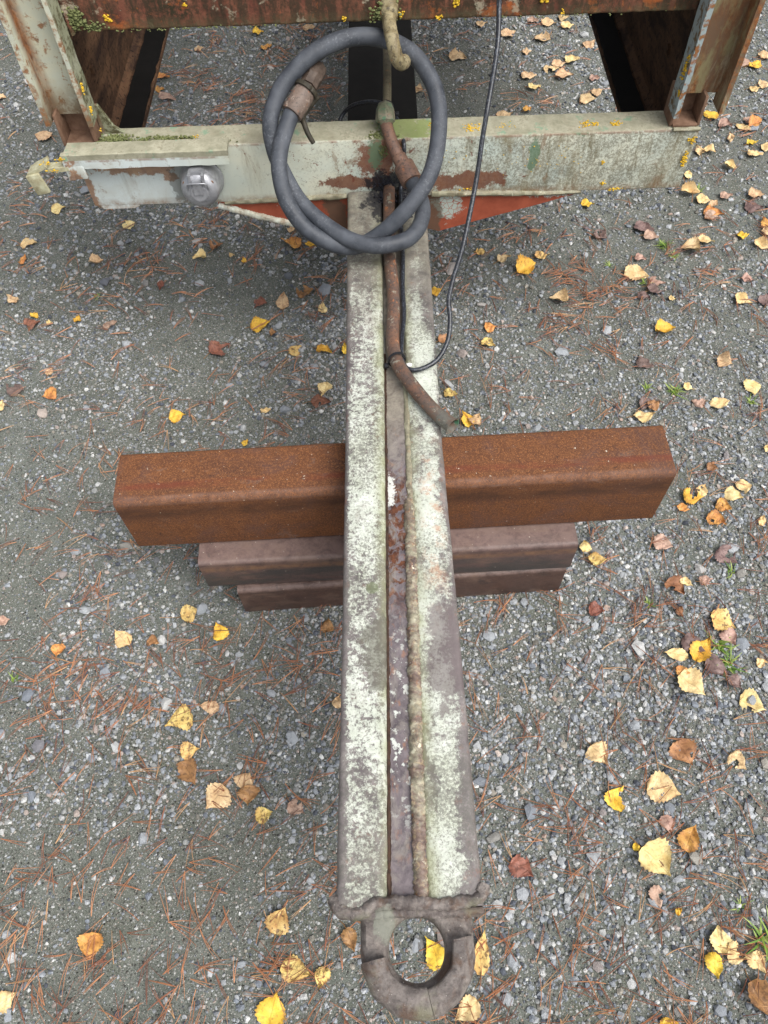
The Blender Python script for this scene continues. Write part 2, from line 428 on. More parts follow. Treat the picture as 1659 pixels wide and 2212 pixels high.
def mat_beam():
    m = Mat('weathered_grey_green_paint', .75, .3)
    x, y, z = m.sep()
    big = m.noise(7, 5, .6); mid = m.noise(32, 7, .7, .2); fine = m.noise(170, 8, .78, .1)
    pale = m.mix(m.ramp(big, .35, .65), lin(192, 202, 192, .9), lin(214, 214, 194, .9))
    pale = m.mix(m.ramp(x, -.30, -.42), pale, lin(205, 213, 210, .9))
    # speckled grime, thick towards the far right
    gr = m.op('ADD', m.ramp(x, -.36, .05, -.07, .015), m.ramp(x, .05, .3, 0, .03))
    gm = m.ramp(m.op('ADD', m.op('ADD', m.op('ADD', m.mul(fine, .5), m.mul(m.noise(420, 6, .8), .32)), m.mul(mid, .18)), gr), .50, .58)
    c = m.mix(m.mul(gm, .68), pale, lin(92, 84, 62, .75))
    vs = m.noise(26, 6, .7, .3, m.scaled(1, 1, .16))
    c = m.mix(m.mul(m.ramp(vs, .55, .68), m.ramp(x, -.2, .3, .3, .8)), c, lin(131, 122, 92, .75))
    c = m.mix(m.mul(m.ramp(m.noise(5, 7, .72, .6), .5, .68), .35), c, lin(172, 156, 118, .78))
    c = m.mix(m.mul(m.ramp(m.noise(45, 7, .75, .3, m.scaled(1, 1, .12, (3, 0, 0))), .56, .68), m.ramp(m.noise(6, 3, .5), .45, .6), .6), c, lin(138, 104, 70, .78))
    c = m.mix(m.mul(m.ramp(m.noise(55, 8, .78, .3, m.scaled(1, 1, .2, (7, 1, 0))), .54, .64), m.ramp(x, .05, .2), .6), c, lin(112, 100, 66, .76))
    c = m.mix(m.mul(m.ramp(m.noise(18, 8, .76, .5, m.scaled(1, 1, .6, (2, 8, 0))), .58, .63), .55), c, lin(142, 112, 82, .78))
    # red primer showing round the drawbar joint and low down on the right
    red = m.op('MAXIMUM', m.blob((.0, 1.37, .505), (.05, .2, .045), .75, 34), m.op('MAXIMUM', m.blob((.17, 1.37, .448), (.11, .2, .022), .9, 26), m.blob((-.05, 1.37, .452), (.07, .2, .016), .9, 26)))
    c = m.mix(m.mul(red, .92), c, m.mix(m.ramp(mid, .35, .65), lin(112, 66, 48, .8), lin(139, 92, 66, .8)))
    sp = m.ramp(m.op('ADD', m.noise(60, 8, .76, .3), m.ramp(m.op('ABSOLUTE', x), .0, .3, .07, -.02)), .635, .655)
    c = m.mix(m.mul(sp, .85), c, lin(122, 66, 50, .8))
    # rust below the ledge and along the left end
    ru = m.op('MAXIMUM', m.blob((-.49, 1.37, .499), (.085, .2, .020), .9, 30), m.op('MAXIMUM', m.blob((-.425, 1.37, .477), (.016, .2, .012), .7, 60), m.blob((-.6, 1.37, .45), (.016, .2, .10), .8, 40)))
    c = m.mix(m.mul(ru, .8), c, m.mix(m.ramp(mid, .35, .62), lin(178, 128, 76, .8), lin(126, 74, 36, .8)))
    c = m.mix(m.mul(m.blob((-.405, 1.37, .465), (.03, .2, .05), .8, 40), .6), c, lin(84, 80, 72, .75))
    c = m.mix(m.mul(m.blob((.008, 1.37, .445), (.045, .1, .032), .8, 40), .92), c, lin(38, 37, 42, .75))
    # green paint drips
    gp = m.op('MAXIMUM', m.blob((.30, 1.37, .497), (.010, .2, .04), .7, 40), m.op('MAXIMUM', m.blob((-.012, 1.37, .515), (.014, .2, .04), .8, 60), m.blob((.38, 1.38, .545), (.02, .03, .01), .8, 40)))
    c = m.mix(m.mul(gp, .8), c, lin(98, 128, 98, .78))
    # top flange: algae film
    topf = m.ramp(z, .5405, .5425)
    tc = m.mix(m.ramp(mid, .35, .65), lin(146, 143, 120, .78), lin(182, 178, 156, .8))
    tc = m.mix(m.mul(m.blob((.05, 1.40, .543), (.06, .05, .05), 1.1, 60), .7), tc, lin(132, 150, 74, .75))
    tc = m.mix(m.ramp(m.op('ADD', m.mul(fine, .6), m.mul(mid, .4)), .53, .6, 0, .6), tc, lin(120, 112, 86, .75))
    tc = m.mix(m.mul(m.ramp(m.noise(28, 5, .7), .6, .66), .8), tc, lin(126, 160, 132, .78))
    c = m.mix(topf, c, tc)
    # bare brown lip on the edge and along the lower rim
    lip = m.mul(m.ramp(m.op('ABSOLUTE', m.op('SUBTRACT', z, .5395)), .0035, .001), m.ramp(m.noise(60, 4, .6), .4, .55), .7)
    c = m.mix(lip, c, lin(152, 122, 102, .78))
    low = m.mul(m.ramp(z, .432, .420), m.ramp(m.noise(50, 5, .7), .35, .6), .7)
    c = m.mix(low, c, lin(150, 116, 84, .78))
    h = m.op('ADD', m.mul(fine, .5), m.op('ADD', m.mul(gm, .3), m.mul(mid, .5)))
    return m.out(c, .78, h, .5, .0014)
def mat_cream(name, rusty):
    """Paint of the uprights; rusty 0 cream with rust spots, 1 mostly rust."""
    m = Mat(name, .7, .3)
    x, y, z = m.sep()
    fine = m.noise(120, 7, .72, .1); mid = m.noise(30, 6, .68, .2)
    vs = m.noise(34, 6, .65, .3, m.scaled(1, 1, .22))
    cream = m.mix(m.ramp(mid, .35, .65), lin(196, 200, 184, .84), lin(208, 205, 180, .84))
    rust = m.mix(m.ramp(fine, .35, .62), lin(104, 60, 34, .8), lin(166, 108, 62, .8))
    if rusty:
        c = m.mix(m.ramp(vs, .35, .62), rust, lin(122, 96, 74, .8))
        c = m.mix(m.mul(m.ramp(m.noise(44, 7, .7, .3, m.scaled(1, 1, .3, (4, 0, 0))), .5, .62), .8), c, lin(150, 142, 104, .8))
        c = m.mix(m.mul(m.ramp(m.noise(24, 7, .74, .4, m.scaled(1, 1, .25, (2, 6, 0))), .56, .66), .75), c, lin(172, 160, 132, .8))
        sidef = m.ramp(x, .5665, .5645)
        sc = m.mix(m.ramp(m.op('ADD', m.mul(fine, .5), m.mul(mid, .5)), .5, .57), lin(160, 172, 172, .84), lin(118, 100, 72, .8))
        c = m.mix(sidef, c, sc)
    else:
        spots = m.ramp(m.op('ADD', m.mul(m.noise(62, 7, .7, .3), .75), m.mul(mid, .3)), .565, .63)
        c = m.mix(m.mul(spots, .85), cream, rust)
        c = m.mix(m.mul(m.ramp(fine, .62, .7), .6), c, lin(98, 96, 70, .78))
        cor = m.mul(m.ramp(x, -.603, -.618), m.ramp(y, 1.375, 1.395), m.ramp(vs, .28, .5))
        c = m.mix(m.mul(cor, .92), c, rust)
        c = m.mix(m.mul(m.ramp(z, .665, .60), m.ramp(mid, .25, .5), .9), c, lin(112, 88, 62, .78))
        sidef = m.ramp(x, -.5435, -.5415)
        sc = m.mix(m.ramp(m.op('ADD', m.mul(fine, .55), m.mul(mid, .45)), .47, .56), lin(150, 152, 126, .8), lin(88, 84, 58, .76))
        c = m.mix(sidef, c, sc)
    ed = m.mul(m.ramp(y, 1.372, 1.366), m.ramp(m.noise(60, 6, .7, .2), .48, .58), .75 if not rusty else .9)
    c = m.mix(ed, c, rust)
    return m.out(c, .72, m.op('ADD', fine, mid), .5, .0014)
def mat_upper():
    m = Mat('red_oxide_rust', .8, .25)
    x, y, z = m.sep()
    fine = m.noise(120, 8, .75, .2); mid = m.noise(26, 6, .68, .3)
    vs = m.noise(60, 6, .68, .2, m.scaled(1, 1, .14))
    c = m.mix(m.ramp(mid, .35, .65), lin(114, 66, 54, .8), lin(150, 98, 76, .8))
    c = m.mix(m.ramp(m.op('ADD', m.mul(vs, .6), m.mul(fine, .4)), .43, .54, 0, .9), c, lin(70, 58, 44, .78))
    c = m.mix(m.mul(m.ramp(m.noise(9, 6, .7, .4), .5, .62), m.ramp(fine, .4, .55)), c, lin(62, 56, 40, .78))
    c = m.mix(m.mul(m.ramp(m.noise(20, 6, .7, .5), .58, .66), .8), c, lin(196, 108, 56, .8))
    c = m.mix(m.mul(m.ramp(m.noise(32, 7, .7, .3, m.scaled(1, 1, 1, (3, 3, 3))), .6, .66), .7), c, lin(196, 186, 160, .8))
    low = m.mul(m.ramp(z, .752, .732), m.ramp(mid, .3, .62), .85)
    c = m.mix(low, c, m.mix(m.ramp(fine, .4, .6), lin(76, 70, 46, .78), lin(122, 112, 84, .78)))
    return m.out(c, .85, m.op('ADD', fine, m.mul(vs, .6)), .8, .0025)
def mat_gusset():
    m = Mat('red_primer_plate', .6, .35)
    fine = m.noise(120, 7, .72, .2); mid = m.noise(26, 6, .66, .3)
    c = m.mix(m.ramp(mid, .35, .65), lin(150, 74, 52, .82), lin(176, 92, 66, .82))
    fl = m.op('MAXIMUM', m.blob((.135, 1.37, .385), (.034, .1, .034), .65, 45), m.blob((.36, 1.37, .41), (.05, .1, .012), .9, 50))
    fl = m.op('MAXIMUM', fl, m.ramp(m.noise(48, 7, .7), .665, .675))
    crack = m.ramp(m.vor(95, 'Distance', 'DISTANCE_TO_EDGE'), .02, .05)
    c = m.mix(m.mul(fl, crack), c, lin(178, 188, 178, .86))
    drk = m.op('MAXIMUM', m.blob((.105, 1.37, .36), (.02, .1, .08), .6, 40), m.blob((-.10, 1.37, .36), (.03, .1, .08), .7, 30))
    c = m.mix(m.mul(drk, .8), c, lin(92, 82, 66, .78))
    c = m.mix(m.mul(m.ramp(fine, .6, .7), .5), c, lin(96, 58, 42, .8))
    return m.out(c, .62, m.op('ADD', fine, m.mul(fl, .8)), .4, .001)
def mat_tube(name, kind):
    m = Mat(name, .62, .4)
    x, y, z = m.sep()
    fine = m.noise(420, 7, .82); mid = m.noise(45, 7, .75, .3); st = m.noise(26, 7, .72, .4, m.scaled(.3, 1, 1))
    if kind == 0:
        a, b, d = lin(82, 49, 32, .8), lin(122, 77, 46, .8), lin(76, 51, 42, .8)
    elif kind == 1:
        a, b, d = lin(84, 64, 60, .82), lin(116, 92, 86, .82), lin(56, 50, 48, .8)
    else:
        a, b, d = lin(70, 50, 44, .82), lin(98, 74, 64, .82), lin(52, 43, 40, .8)
    c = m.mix(m.ramp(m.op('ADD', m.mul(fine, .55), m.mul(mid, .45)), .40, .6), a, b)
    c = m.mix(m.ramp(st, .48, .7, 0, .75), c, d)
    c = m.mix(m.mul(m.ramp(fine, .53, .6), .7), c, lin(58, 37, 26, .8))
    if kind == 0:
        c = m.mix(m.mul(m.ramp(m.noise(560, 4, .7), .56, .64), .6), c, lin(190, 130, 78, .8))
        c = m.mix(m.mul(m.ramp(m.noise(26, 6, .7, .6, m.scaled(.5, 1, 1, (2, 5, 1))), .6, .7), .6), c, lin(126, 106, 96, .8))
        # corner highlight painted as a lighter line, dark red streak behind it
        c = m.mix(m.mul(m.ramp(m.op('ABSOLUTE', m.op('SUBTRACT', m.op('ADD', y, m.mul(z, -1)), -.1465)), .006, .001), m.ramp(mid, .3, .6), .45), c, lin(140, 114, 102, .8))
        pat = m.noise(11, 7, .72, .5)
        c = m.mix(m.ramp(pat, .5, .64, 0, .65), c, lin(92, 66, 58, .8))
        c = m.mix(m.mul(m.ramp(m.noise(240, 6, .82), .5, .62), .6), c, lin(160, 104, 62, .8))
        c = m.mix(m.mul(m.ramp(m.op('ABSOLUTE', m.op('SUBTRACT', z, .118)), .026, .006), m.ramp(y, .012, .002), m.ramp(st, .3, .55), .75), c, lin(70, 46, 32, .8))
        c = m.mix(m.mul(m.ramp(m.noise(75, 6, .75, .4, m.scaled(1, 1, 1, (7, 1, 2))), .62, .67), .7), c, lin(58, 42, 36, .8))
        c = m.mix(m.mul(m.ramp(m.op('ABSOLUTE', m.op('SUBTRACT', y, .032)), .010, .003), m.ramp(z, .06, .15), m.ramp(st, .4, .55), .6), c, lin(116, 54, 36, .8))
    if kind:
        c = m.mix(m.mul(m.ramp(m.noise(14, 8, .74, .6, m.scaled(.6, 1, 1, (kind * 3, 0, 0))), .5, .62), .6), c, lin(122, 98, 84, .8))
        c = m.mix(m.mul(m.ramp(m.noise(34, 8, .76, .4, m.scaled(1, 1, 1, (kind * 5, 2, 0))), .57, .64), .6), c, lin(52, 44, 42, .8))
        c = m.mix(m.mul(m.ramp(z, .090, .097), m.ramp(mid, .3, .55), .45), c, lin(142, 120, 112, .8))
    if kind == 1:
        c = m.mix(m.mul(m.ramp(z, .075, .06), m.ramp(st, .38, .55), .8), c, lin(66, 64, 62, .8))
        c = m.mix(m.mul(m.ramp(m.op('ABSOLUTE', m.op('SUBTRACT', z, .074)), .012, .003), m.ramp(mid, .35, .6), .6), c, lin(142, 104, 70, .8))
    c = m.mix(m.ramp(m.noise(190, 2, .5), .73, .76), c, lin(200, 190, 172, .8))
    return m.out(c, m.ramp(fine, .3, .7, .62, .85) if kind == 0 else m.ramp(fine, .3, .7, .4, .62), m.op('ADD', fine, m.mul(mid, .5)), .6, .0012, .3 if kind == 0 else .5)
def mat_rail(name, k):
    m = Mat(name, .85, .2)
    x, y, z = m.sep()
    fine = m.noise(90, 7, .72); st = m.noise(24, 6, .68, .4, m.scaled(1, .3, 1))
    c = m.mix(m.ramp(st, .38, .62), lin(66, 50, 42, k), lin(128, 96, 72, k))
    c = m.mix(m.ramp(fine, .52, .66), c, lin(38, 31, 27, k))
    return m.out(c, .85, fine, .5, .002)
def mat_pipe(name, a, b, fleck=None, green=None):
    m = Mat(name, .6, .4)
    fine = m.noise(180, 6, .72); mid = m.noise(42, 6, .68, .3)
    x, y, z = m.sep()
    c = m.mix(m.ramp(mid, .38, .62), a, b)
    c = m.mix(m.ramp(fine, .52, .62, 0, .75), c, lin(62, 54, 50, .8))
    c = m.mix(m.ramp(m.noise(60, 6, .7, .3, m.scaled(1, 1, 1, (6, 1, 2))), .6, .66, 0, .8), c, lin(172, 108, 66, .8))
    if fleck: c = m.mix(m.ramp(m.noise(75, 6, .7, .3, m.scaled(1, 1, 1, (1, 8, 2))), .58, .63, 0, .85), c, fleck)
    if green:
        c = m.mix(m.mul(m.ramp(y, .80, .72), m.ramp(mid, .3, .55), .75), c, m.mix(m.ramp(fine, .4, .6), lin(92, 98, 92, .8), lin(132, 136, 124, .8)))
        for p, r in green: c = m.mix(m.mul(m.blob(p, r, .4, 60), .95), c, lin(66, 122, 92, .82))
    return m.out(c, .58, m.op('ADD', fine, mid), .4, .001)
def mat_rubber():
    m = Mat('dusty_black_rubber', .62, .4)
    mid = m.noise(26, 5, .6); fine = m.noise(210, 7, .78, .1)
    c = m.mix(m.ramp(mid, .35, .65), lin(58, 62, 69, .72), lin(88, 92, 99, .72))
    c = m.mix(m.mul(m.ramp(fine, .52, .62), m.ramp(m.noise(16, 4, .6), .45, .62), .5), c, lin(140, 143, 148, .75))
    c = m.mix(m.ramp(m.noise(340, 2, .6), .68, .72, 0, .7), c, lin(50, 52, 58, .7))
    return m.out(c, m.ramp(mid, .3, .7, .5, .72), fine, .2, .0006)
def mat_cable():
    m = Mat('black_cable_sheath', .38, .5)
    n = m.noise(300, 5, .7)
    c = m.mix(m.ramp(n, .5, .66), lin(26, 28, 34, .9), lin(98, 104, 114, .7))
    return m.out(c, .36, n, .15, .0004)
def mat_alu():
    m = Mat('dull_cast_aluminium', .42, .5, .55)
    n = m.noise(45, 6, .7, .2)
    c = m.mix(m.ramp(n, .35, .65), lin(150, 151, 155, .9), lin(184, 185, 189, .9))
    c = m.mix(m.ramp(m.noise(130, 5, .7), .62, .7, 0, .6), c, lin(120, 110, 100, .8))
    return m.out(c, m.ramp(n, .3, .7, .36, .5), n, .15, .0005)
def mat_simple(name, c0, c1, scale=80, rough=.8, bump=.5, dist=.002, spec=.3):
    m = Mat(name, rough, spec); n = m.noise(scale, 6, .7, .2)
    return m.out(m.mix(m.ramp(n, .35, .65), c0, c1), rough, n, bump, dist)

MG = mat_ground(); MS = mat_stone(True); MP = mat_stone(False)
M_NEEDLE = mat_attr('dry_pine_needle', .55, .4)
M_GRASS = mat_attr('green_grass_blade', .5, .4)
LEAF = {
 'Y': mat_leaf('bright_yellow_leaf', lin(240, 200, 76, .86), lin(228, 174, 62, .86), lin(120, 86, 44, .8), .35),
 'P': mat_leaf('pale_yellow_leaf', lin(238, 216, 160, .86), lin(224, 190, 126, .86), lin(170, 134, 98, .8), .35),
 'O': mat_leaf('orange_yellow_leaf', lin(222, 166, 88, .86), lin(196, 130, 72, .86), lin(120, 82, 52, .8), .5),
 'T': mat_leaf('tan_leaf', lin(226, 196, 152, .84), lin(208, 172, 128, .84), lin(138, 100, 76, .8), .45),
 'K': mat_leaf('pinkish_brown_leaf', lin(196, 164, 145, .8), lin(174, 138, 120, .8), lin(112, 80, 72, .8), .4),
 'B': mat_leaf('brown_leaf', lin(180, 132, 88, .82), lin(146, 102, 68, .82), lin(84, 58, 44, .8), .5),
 'R': mat_leaf('reddish_brown_leaf', lin(150, 98, 78, .82), lin(126, 82, 66, .82), lin(78, 52, 44, .8), .5),
 'V': mat_leaf('dark_purple_brown_leaf', lin(140, 116, 108, .8), lin(114, 92, 86, .8), lin(70, 54, 54, .8), .5),
 'S': mat_leaf('spotted_yellow_leaf', lin(224, 198, 126, .86), lin(206, 164, 96, .86), lin(116, 92, 62, .8), .9, lin(150, 104, 72, .8)),
}
M_PETIOLE = mat_simple('leaf_stalk', lin(168, 126, 70, .8), lin(142, 98, 58, .8))
M_BARL, M_BARR, M_STRIP, M_WELD, M_EYE = mat_bar('flaking_white_paint', -1), mat_bar('smeared_white_paint', 1), mat_strip(), mat_weld(), mat_eye()
M_BEAM, M_UPL, M_UPR, M_UPPER, M_GUS = mat_beam(), mat_cream('cream_paint_rust_spots', 0), mat_cream('rust_over_grey_paint', 1), mat_upper(), mat_gusset()
M_TUBE = [mat_tube('orange_brown_rust', 0), mat_tube('purple_brown_mill_scale', 1), mat_tube('dark_brown_rust', 2)]
M_RAIL = mat_rail('rusty_rail_paint', .95); M_BLACK = mat_simple('black_rail_and_shade', lin(17, 16, 15, .7), lin(26, 24, 22, .7), 40, .8, .3)  # black serves the center rail and the shade painted on the side rails
M_SEAM = mat_simple('dark_rusty_seam', lin(44, 32, 26, .75), lin(82, 58, 42, .75), 90, .7, .6)
M_COUP = mat_simple('dark_brown_coupling', lin(70, 58, 50, .76), lin(96, 82, 72, .76), 90, .6, .5)  # brown taken darker to carry the shade on the coupling
M_CREAM = mat_simple('weathered_cream_plate', lin(196, 194, 164, .84), lin(150, 140, 108, .84), 70, .8, .5)
M_RAILR = mat_rail('dark_rusty_rail_paint', .5)
M_STUB = mat_simple('brown_rust_socket', lin(112, 84, 66, .8), lin(142, 112, 92, .8), 60)
M_RUBBER, M_CABLE, M_ALU = mat_rubber(), mat_cable(), mat_alu()
M_TIE = mat_simple('black_nylon', lin(30, 30, 33, .8), lin(48, 48, 52, .8), 120, .5, .1)
M_OLIVE = mat_simple('olive_cable_sheath', lin(46, 42, 34, .8), lin(70, 64, 52, .8), 120, .6, .2)
M_PIPE = mat_pipe('worn_pipe_paint', lin(120, 88, 70, .8), lin(88, 76, 70, .8), lin(152, 148, 132, .8), [((.115, .768, .44), (.012, .02, .03)), ((.09, .82, .45), (.008, .02, .03))])
M_ELBOW = mat_pipe('rusty_brown_pipe', lin(132, 100, 82, .8), lin(110, 84, 72, .8))
M_OLPIPE = mat_pipe('olive_pipe', lin(96, 88, 68, .8), lin(118, 110, 88, .8))
M_COLLAR = mat_pipe('green_collar', lin(120, 128, 100, .8), lin(146, 138, 118, .8), lin(88, 136, 104, .8))
M_FERR = mat_pipe('brown_ferrule', lin(108, 92, 82, .76), lin(128, 110, 98, .76), lin(168, 150, 136, .8))
M_HOOK = mat_pipe('mossy_hook_steel', lin(168, 156, 122, .8), lin(116, 102, 70, .8), lin(82, 70, 44, .8))
M_LICHEN = mat_simple('yellow_lichen', lin(206, 162, 34, .85), lin(228, 190, 66, .85), 300, .9, .5, .001)
M_MOSS = mat_simple('green_moss', lin(92, 100, 58, .8), lin(134, 138, 92, .8), 220, .95, .6, .002)
M_TAR = mat_simple('black_soot', lin(32, 32, 40, .8), lin(54, 53, 60, .8), 160, .85, .6, .001)
M_SHADE_PLANK = mat_simple('shade_plank_wood', lin(120, 112, 100, .8), lin(96, 90, 80, .8), 20)

# ------------------------------------------------------------------ ground
def build_ground():
    xs = np.concatenate([[-60, -20, -7], np.arange(-2.6, 2.6001, .025), [7, 20, 60]])
    ys = np.concatenate([[-60, -20, -5], np.arange(-1.2, 4.6001, .025), [9, 20, 60, 120]])
    XX, YY = np.meshgrid(xs, ys)
    ZZ = ground_h(XX, YY)
    V = np.stack([XX.ravel(), YY.ravel(), ZZ.ravel()], 1)
    nx, ny = len(xs), len(ys)
    i, j = np.meshgrid(np.arange(nx - 1), np.arange(ny - 1))
    a = (j * nx + i).ravel(); b = a + 1; c = a + nx + 1; d = a + nx
    T = np.concatenate([np.stack([a, b, c], 1), np.stack([a, c, d], 1)])
    me = np_mesh('ground', V, T, MG, smooth=True)
    o = bpy.data.objects.new('ground', me); link(o)
    return tag(o, 'damp grey sandy gravel yard under the trailer and all around it', None, None, 'structure')
GROUND = build_ground()

def stone_shapes(n, sub, flat):
    out = []
    for k in range(n):
        bm = bmesh.new()
        bmesh.ops.create_icosphere(bm, subdivisions=sub, radius=1.0) if sub else None
        if not sub:
            V = [(1, 0, 0), (-1, 0, 0), (0, 1, 0), (0, -1, 0), (0, 0, 1), (0, 0, -1)]
            vs = [bm.verts.new(v) for v in V]
            for f in ((0, 2, 4), (2, 1, 4), (1, 3, 4), (3, 0, 4), (2, 0, 5), (1, 2, 5), (3, 1, 5), (0, 3, 5)): bm.faces.new([vs[q] for q in f])
        rs = np.random.default_rng(100 + k + 37 * sub)
        sc = rs.uniform(.68, 1.25, 3); sc[2] *= flat
        for v in bm.verts:
            q = v.co * 1.3 + Vector((k * 7.1, k * 3.3, 0))
            v.co = Vector((v.co.x * sc[0], v.co.y * sc[1], v.co.z * sc[2])) * (1 + .34 * mnoise.noise(q) + rs.uniform(-.16, .16))
        bmesh.ops.triangulate(bm, faces=bm.faces)
        bm.verts.index_update()
        out.append((np.array([v.co[:] for v in bm.verts]), np.array([[v.index for v in f.verts] for f in bm.faces])))
        bm.free()
    return out
PAL = np.array([lin(*c, .8)[:3] for c in ((158, 163, 168), (186, 189, 191), (132, 138, 146), (164, 165, 162), (208, 208, 205), (192, 177, 167), (96, 101, 110), (172, 165, 152), (136, 132, 122), (178, 155, 141), (224, 224, 220))])
PALW = np.array([.20, .19, .15, .14, .08, .03, .07, .05, .05, .01, .03])
def vnoise(x, y, s, seed=0):
    """smooth value noise on arrays, 0..1"""
    r = np.random.default_rng(seed).random((256, 256))
    u, v = x * s + 1000, y * s + 1000
    i, j = np.floor(u).astype(int), np.floor(v).astype(int); fu, fv = u - i, v - j
    fu, fv = fu * fu * (3 - 2 * fu), fv * fv * (3 - 2 * fv)
    g = lambda a, b: r[a % 256, b % 256]
    return (g(i, j) * (1 - fu) + g(i + 1, j) * fu) * (1 - fv) + (g(i, j + 1) * (1 - fu) + g(i + 1, j + 1) * fu) * fv
def stoniness(x, y):
    n = .55 * vnoise(x, y, 2.1, 1) + .3 * vnoise(x, y, 6.5, 2) + .15 * vnoise(x, y, 19, 3)
    side = np.clip((x - .05) / .5, 0, 1) * np.clip((1.6 - y) / .8, .25, 1)      # loose stone lies thicker beside the drawbar away from the socket
    left = np.clip((-.1 - x) / .6, 0, 1) * np.clip((.5 - y) / .5, 0, 1)
    return np.clip((n - .33) * 2.3 + .55 * side - .32 * left, .05, 1.25)
def scatter(n, x0, x1, y0, y1, r0, r1, shapes, sink, pw=1.0):
    x = RNG.uniform(x0, x1, n * 3); y = RNG.uniform(y0, y1, n * 3)
    keep = RNG.random(n * 3) < stoniness(x, y) ** pw / 1.25
    x, y = x[keep][:n], y[keep][:n]; n = len(x)
    r = r0 * (r1 / r0) ** (RNG.random(n) ** 1.9)
    a = RNG.uniform(0, 2 * np.pi, n); t = RNG.normal(0, .35, (n, 2))
    z = ground_h(x, y) + r * sink
    col = PAL[RNG.choice(len(PAL), n, p=PALW / PALW.sum())] * RNG.uniform(.66, 1.06, (n, 1))
    kind = RNG.integers(0, len(shapes), n)
    Vs, Ts, Cs, base = [], [], [], 0
    for k, (v, f) in enumerate(shapes):
        idx = np.nonzero(kind == k)[0]
        if not len(idx): continue
        ca, sa = np.cos(a[idx]), np.sin(a[idx])
        P = v[None] * r[idx][:, None, None]
        P = P.copy(); P[:, :, 2] += P[:, :, 0] * t[idx, 0][:, None] * .6 + P[:, :, 1] * t[idx, 1][:, None] * .6
        X = P[:, :, 0] * ca[:, None] - P[:, :, 1] * sa[:, None] + x[idx][:, None]
        Yv = P[:, :, 0] * sa[:, None] + P[:, :, 1] * ca[:, None] + y[idx][:, None]
        Zv = P[:, :, 2] + z[idx][:, None]
        m = len(v)
        Vs.append(np.stack([X, Yv, Zv], 2).reshape(-1, 3))
        Ts.append((f[None] + (np.arange(len(idx)) * m)[:, None, None] + base).reshape(-1, 3))
        Cs.append(np.repeat(col[idx], m, 0)); base += m * len(idx)
    return np.concatenate(Vs), np.concatenate(Ts), np.concatenate(Cs)
def build_gravel():
    s0, s1 = stone_shapes(10, 0, .8), stone_shapes(10, 1, .72)
    sets = [scatter(88000, -1.3, 1.3, -.35, 1.5, .0013, .0034, s0, .25, .5),
            scatter(29500, -1.3, 1.3, -.35, 1.5, .0030, .0062, s1, .22),
            scatter(34000, -1.8, 1.8, 1.5, 3.6, .0022, .0045, s0, .25, .5),
            scatter(16000, -1.8, 1.8, 1.5, 3.6, .0040, .0080, s1, .22),
            scatter(16000, -2.5, 2.5, -1.0, 4.4, .0026, .0066, s1, .2)]
    V, T, C, b = [], [], [], 0
    for v, t, c in sets:
        V.append(v); T.append(t + b); C.append(c); b += len(v)
    o = bpy.data.objects.new('gravel', np_mesh('gravel', np.concatenate(V), np.concatenate(T), MS, np.concatenate(C)))
    link(o)
    return tag(o, 'loose grey and bluish crushed gravel scattered over the yard', None, None, 'stuff')
build_gravel()
def build_pebbles():
    """The stones large enough to be picked apart: each one an object, a piece of the ground."""
    bases = []
    for k, (v, f) in enumerate(stone_shapes(12, 1, .72)):
        bases.append(np_mesh('pebble', v, f, MP))
    n = 0
    R2 = np.random.default_rng(5)
    while n < 290:
        u, w = R2.uniform(0, 1659), R2.uniform(60, 2212)
        p = at_z(u, w, 0.0)
        if R2.random() > float(stoniness(np.array([p.x]), np.array([p.y]))[0]) * (1.1 - .3 * (p.y > 1.3)): continue
        r = .0068 * (2.1 ** (R2.random() ** 2.4)) * (1 + .25 * (p.y > 1.4))
        o = bpy.data.objects.new('pebble', bases[R2.integers(0, 12)])
        o.location = (p.x, p.y, float(ground_h(p.x, p.y)) + r * .3)
        o.scale = (r * R2.uniform(.85, 1.3), r * R2.uniform(.8, 1.1), r * R2.uniform(.75, 1))
        o.rotation_euler = (R2.normal(0, .25), R2.normal(0, .25), R2.uniform(0, 6.28))
        COL.objects.link(o); o.parent = GROUND
        n += 1
build_pebbles()

def needle_strip(V, T, C, p, th, L, curve, r, col, lift):
    n = 5; base = len(V)
    d = np.array([math.cos(th), math.sin(th)]); q = np.array([-d[1], d[0]])
    for i in range(n):
        s = i / (n - 1)
        c = p[:2] + d * L * s + q * curve * L * s * s
        t = d + q * 2 * curve * s; t /= np.linalg.norm(t); nn = np.array([-t[1], t[0]])
        zz = p[2] + lift * math.sin(math.pi * s) + .0012
        rr = r * (1 - .55 * s * s)
        V.append((c[0] + nn[0] * rr, c[1] + nn[1] * rr, zz)); V.append((c[0] - nn[0] * rr, c[1] - nn[1] * rr, zz)); V.append((c[0], c[1], zz + rr * 1.3))
        k = col * (1 - .25 * s); C.extend([k, k, k * 1.12])
        if i:
            a = base + 3 * (i - 1); b = a + 3
            T.extend([(a, b, b + 2), (a, b + 2, a + 2), (a + 2, b + 2, b + 1), (a + 2, b + 1, a + 1)])
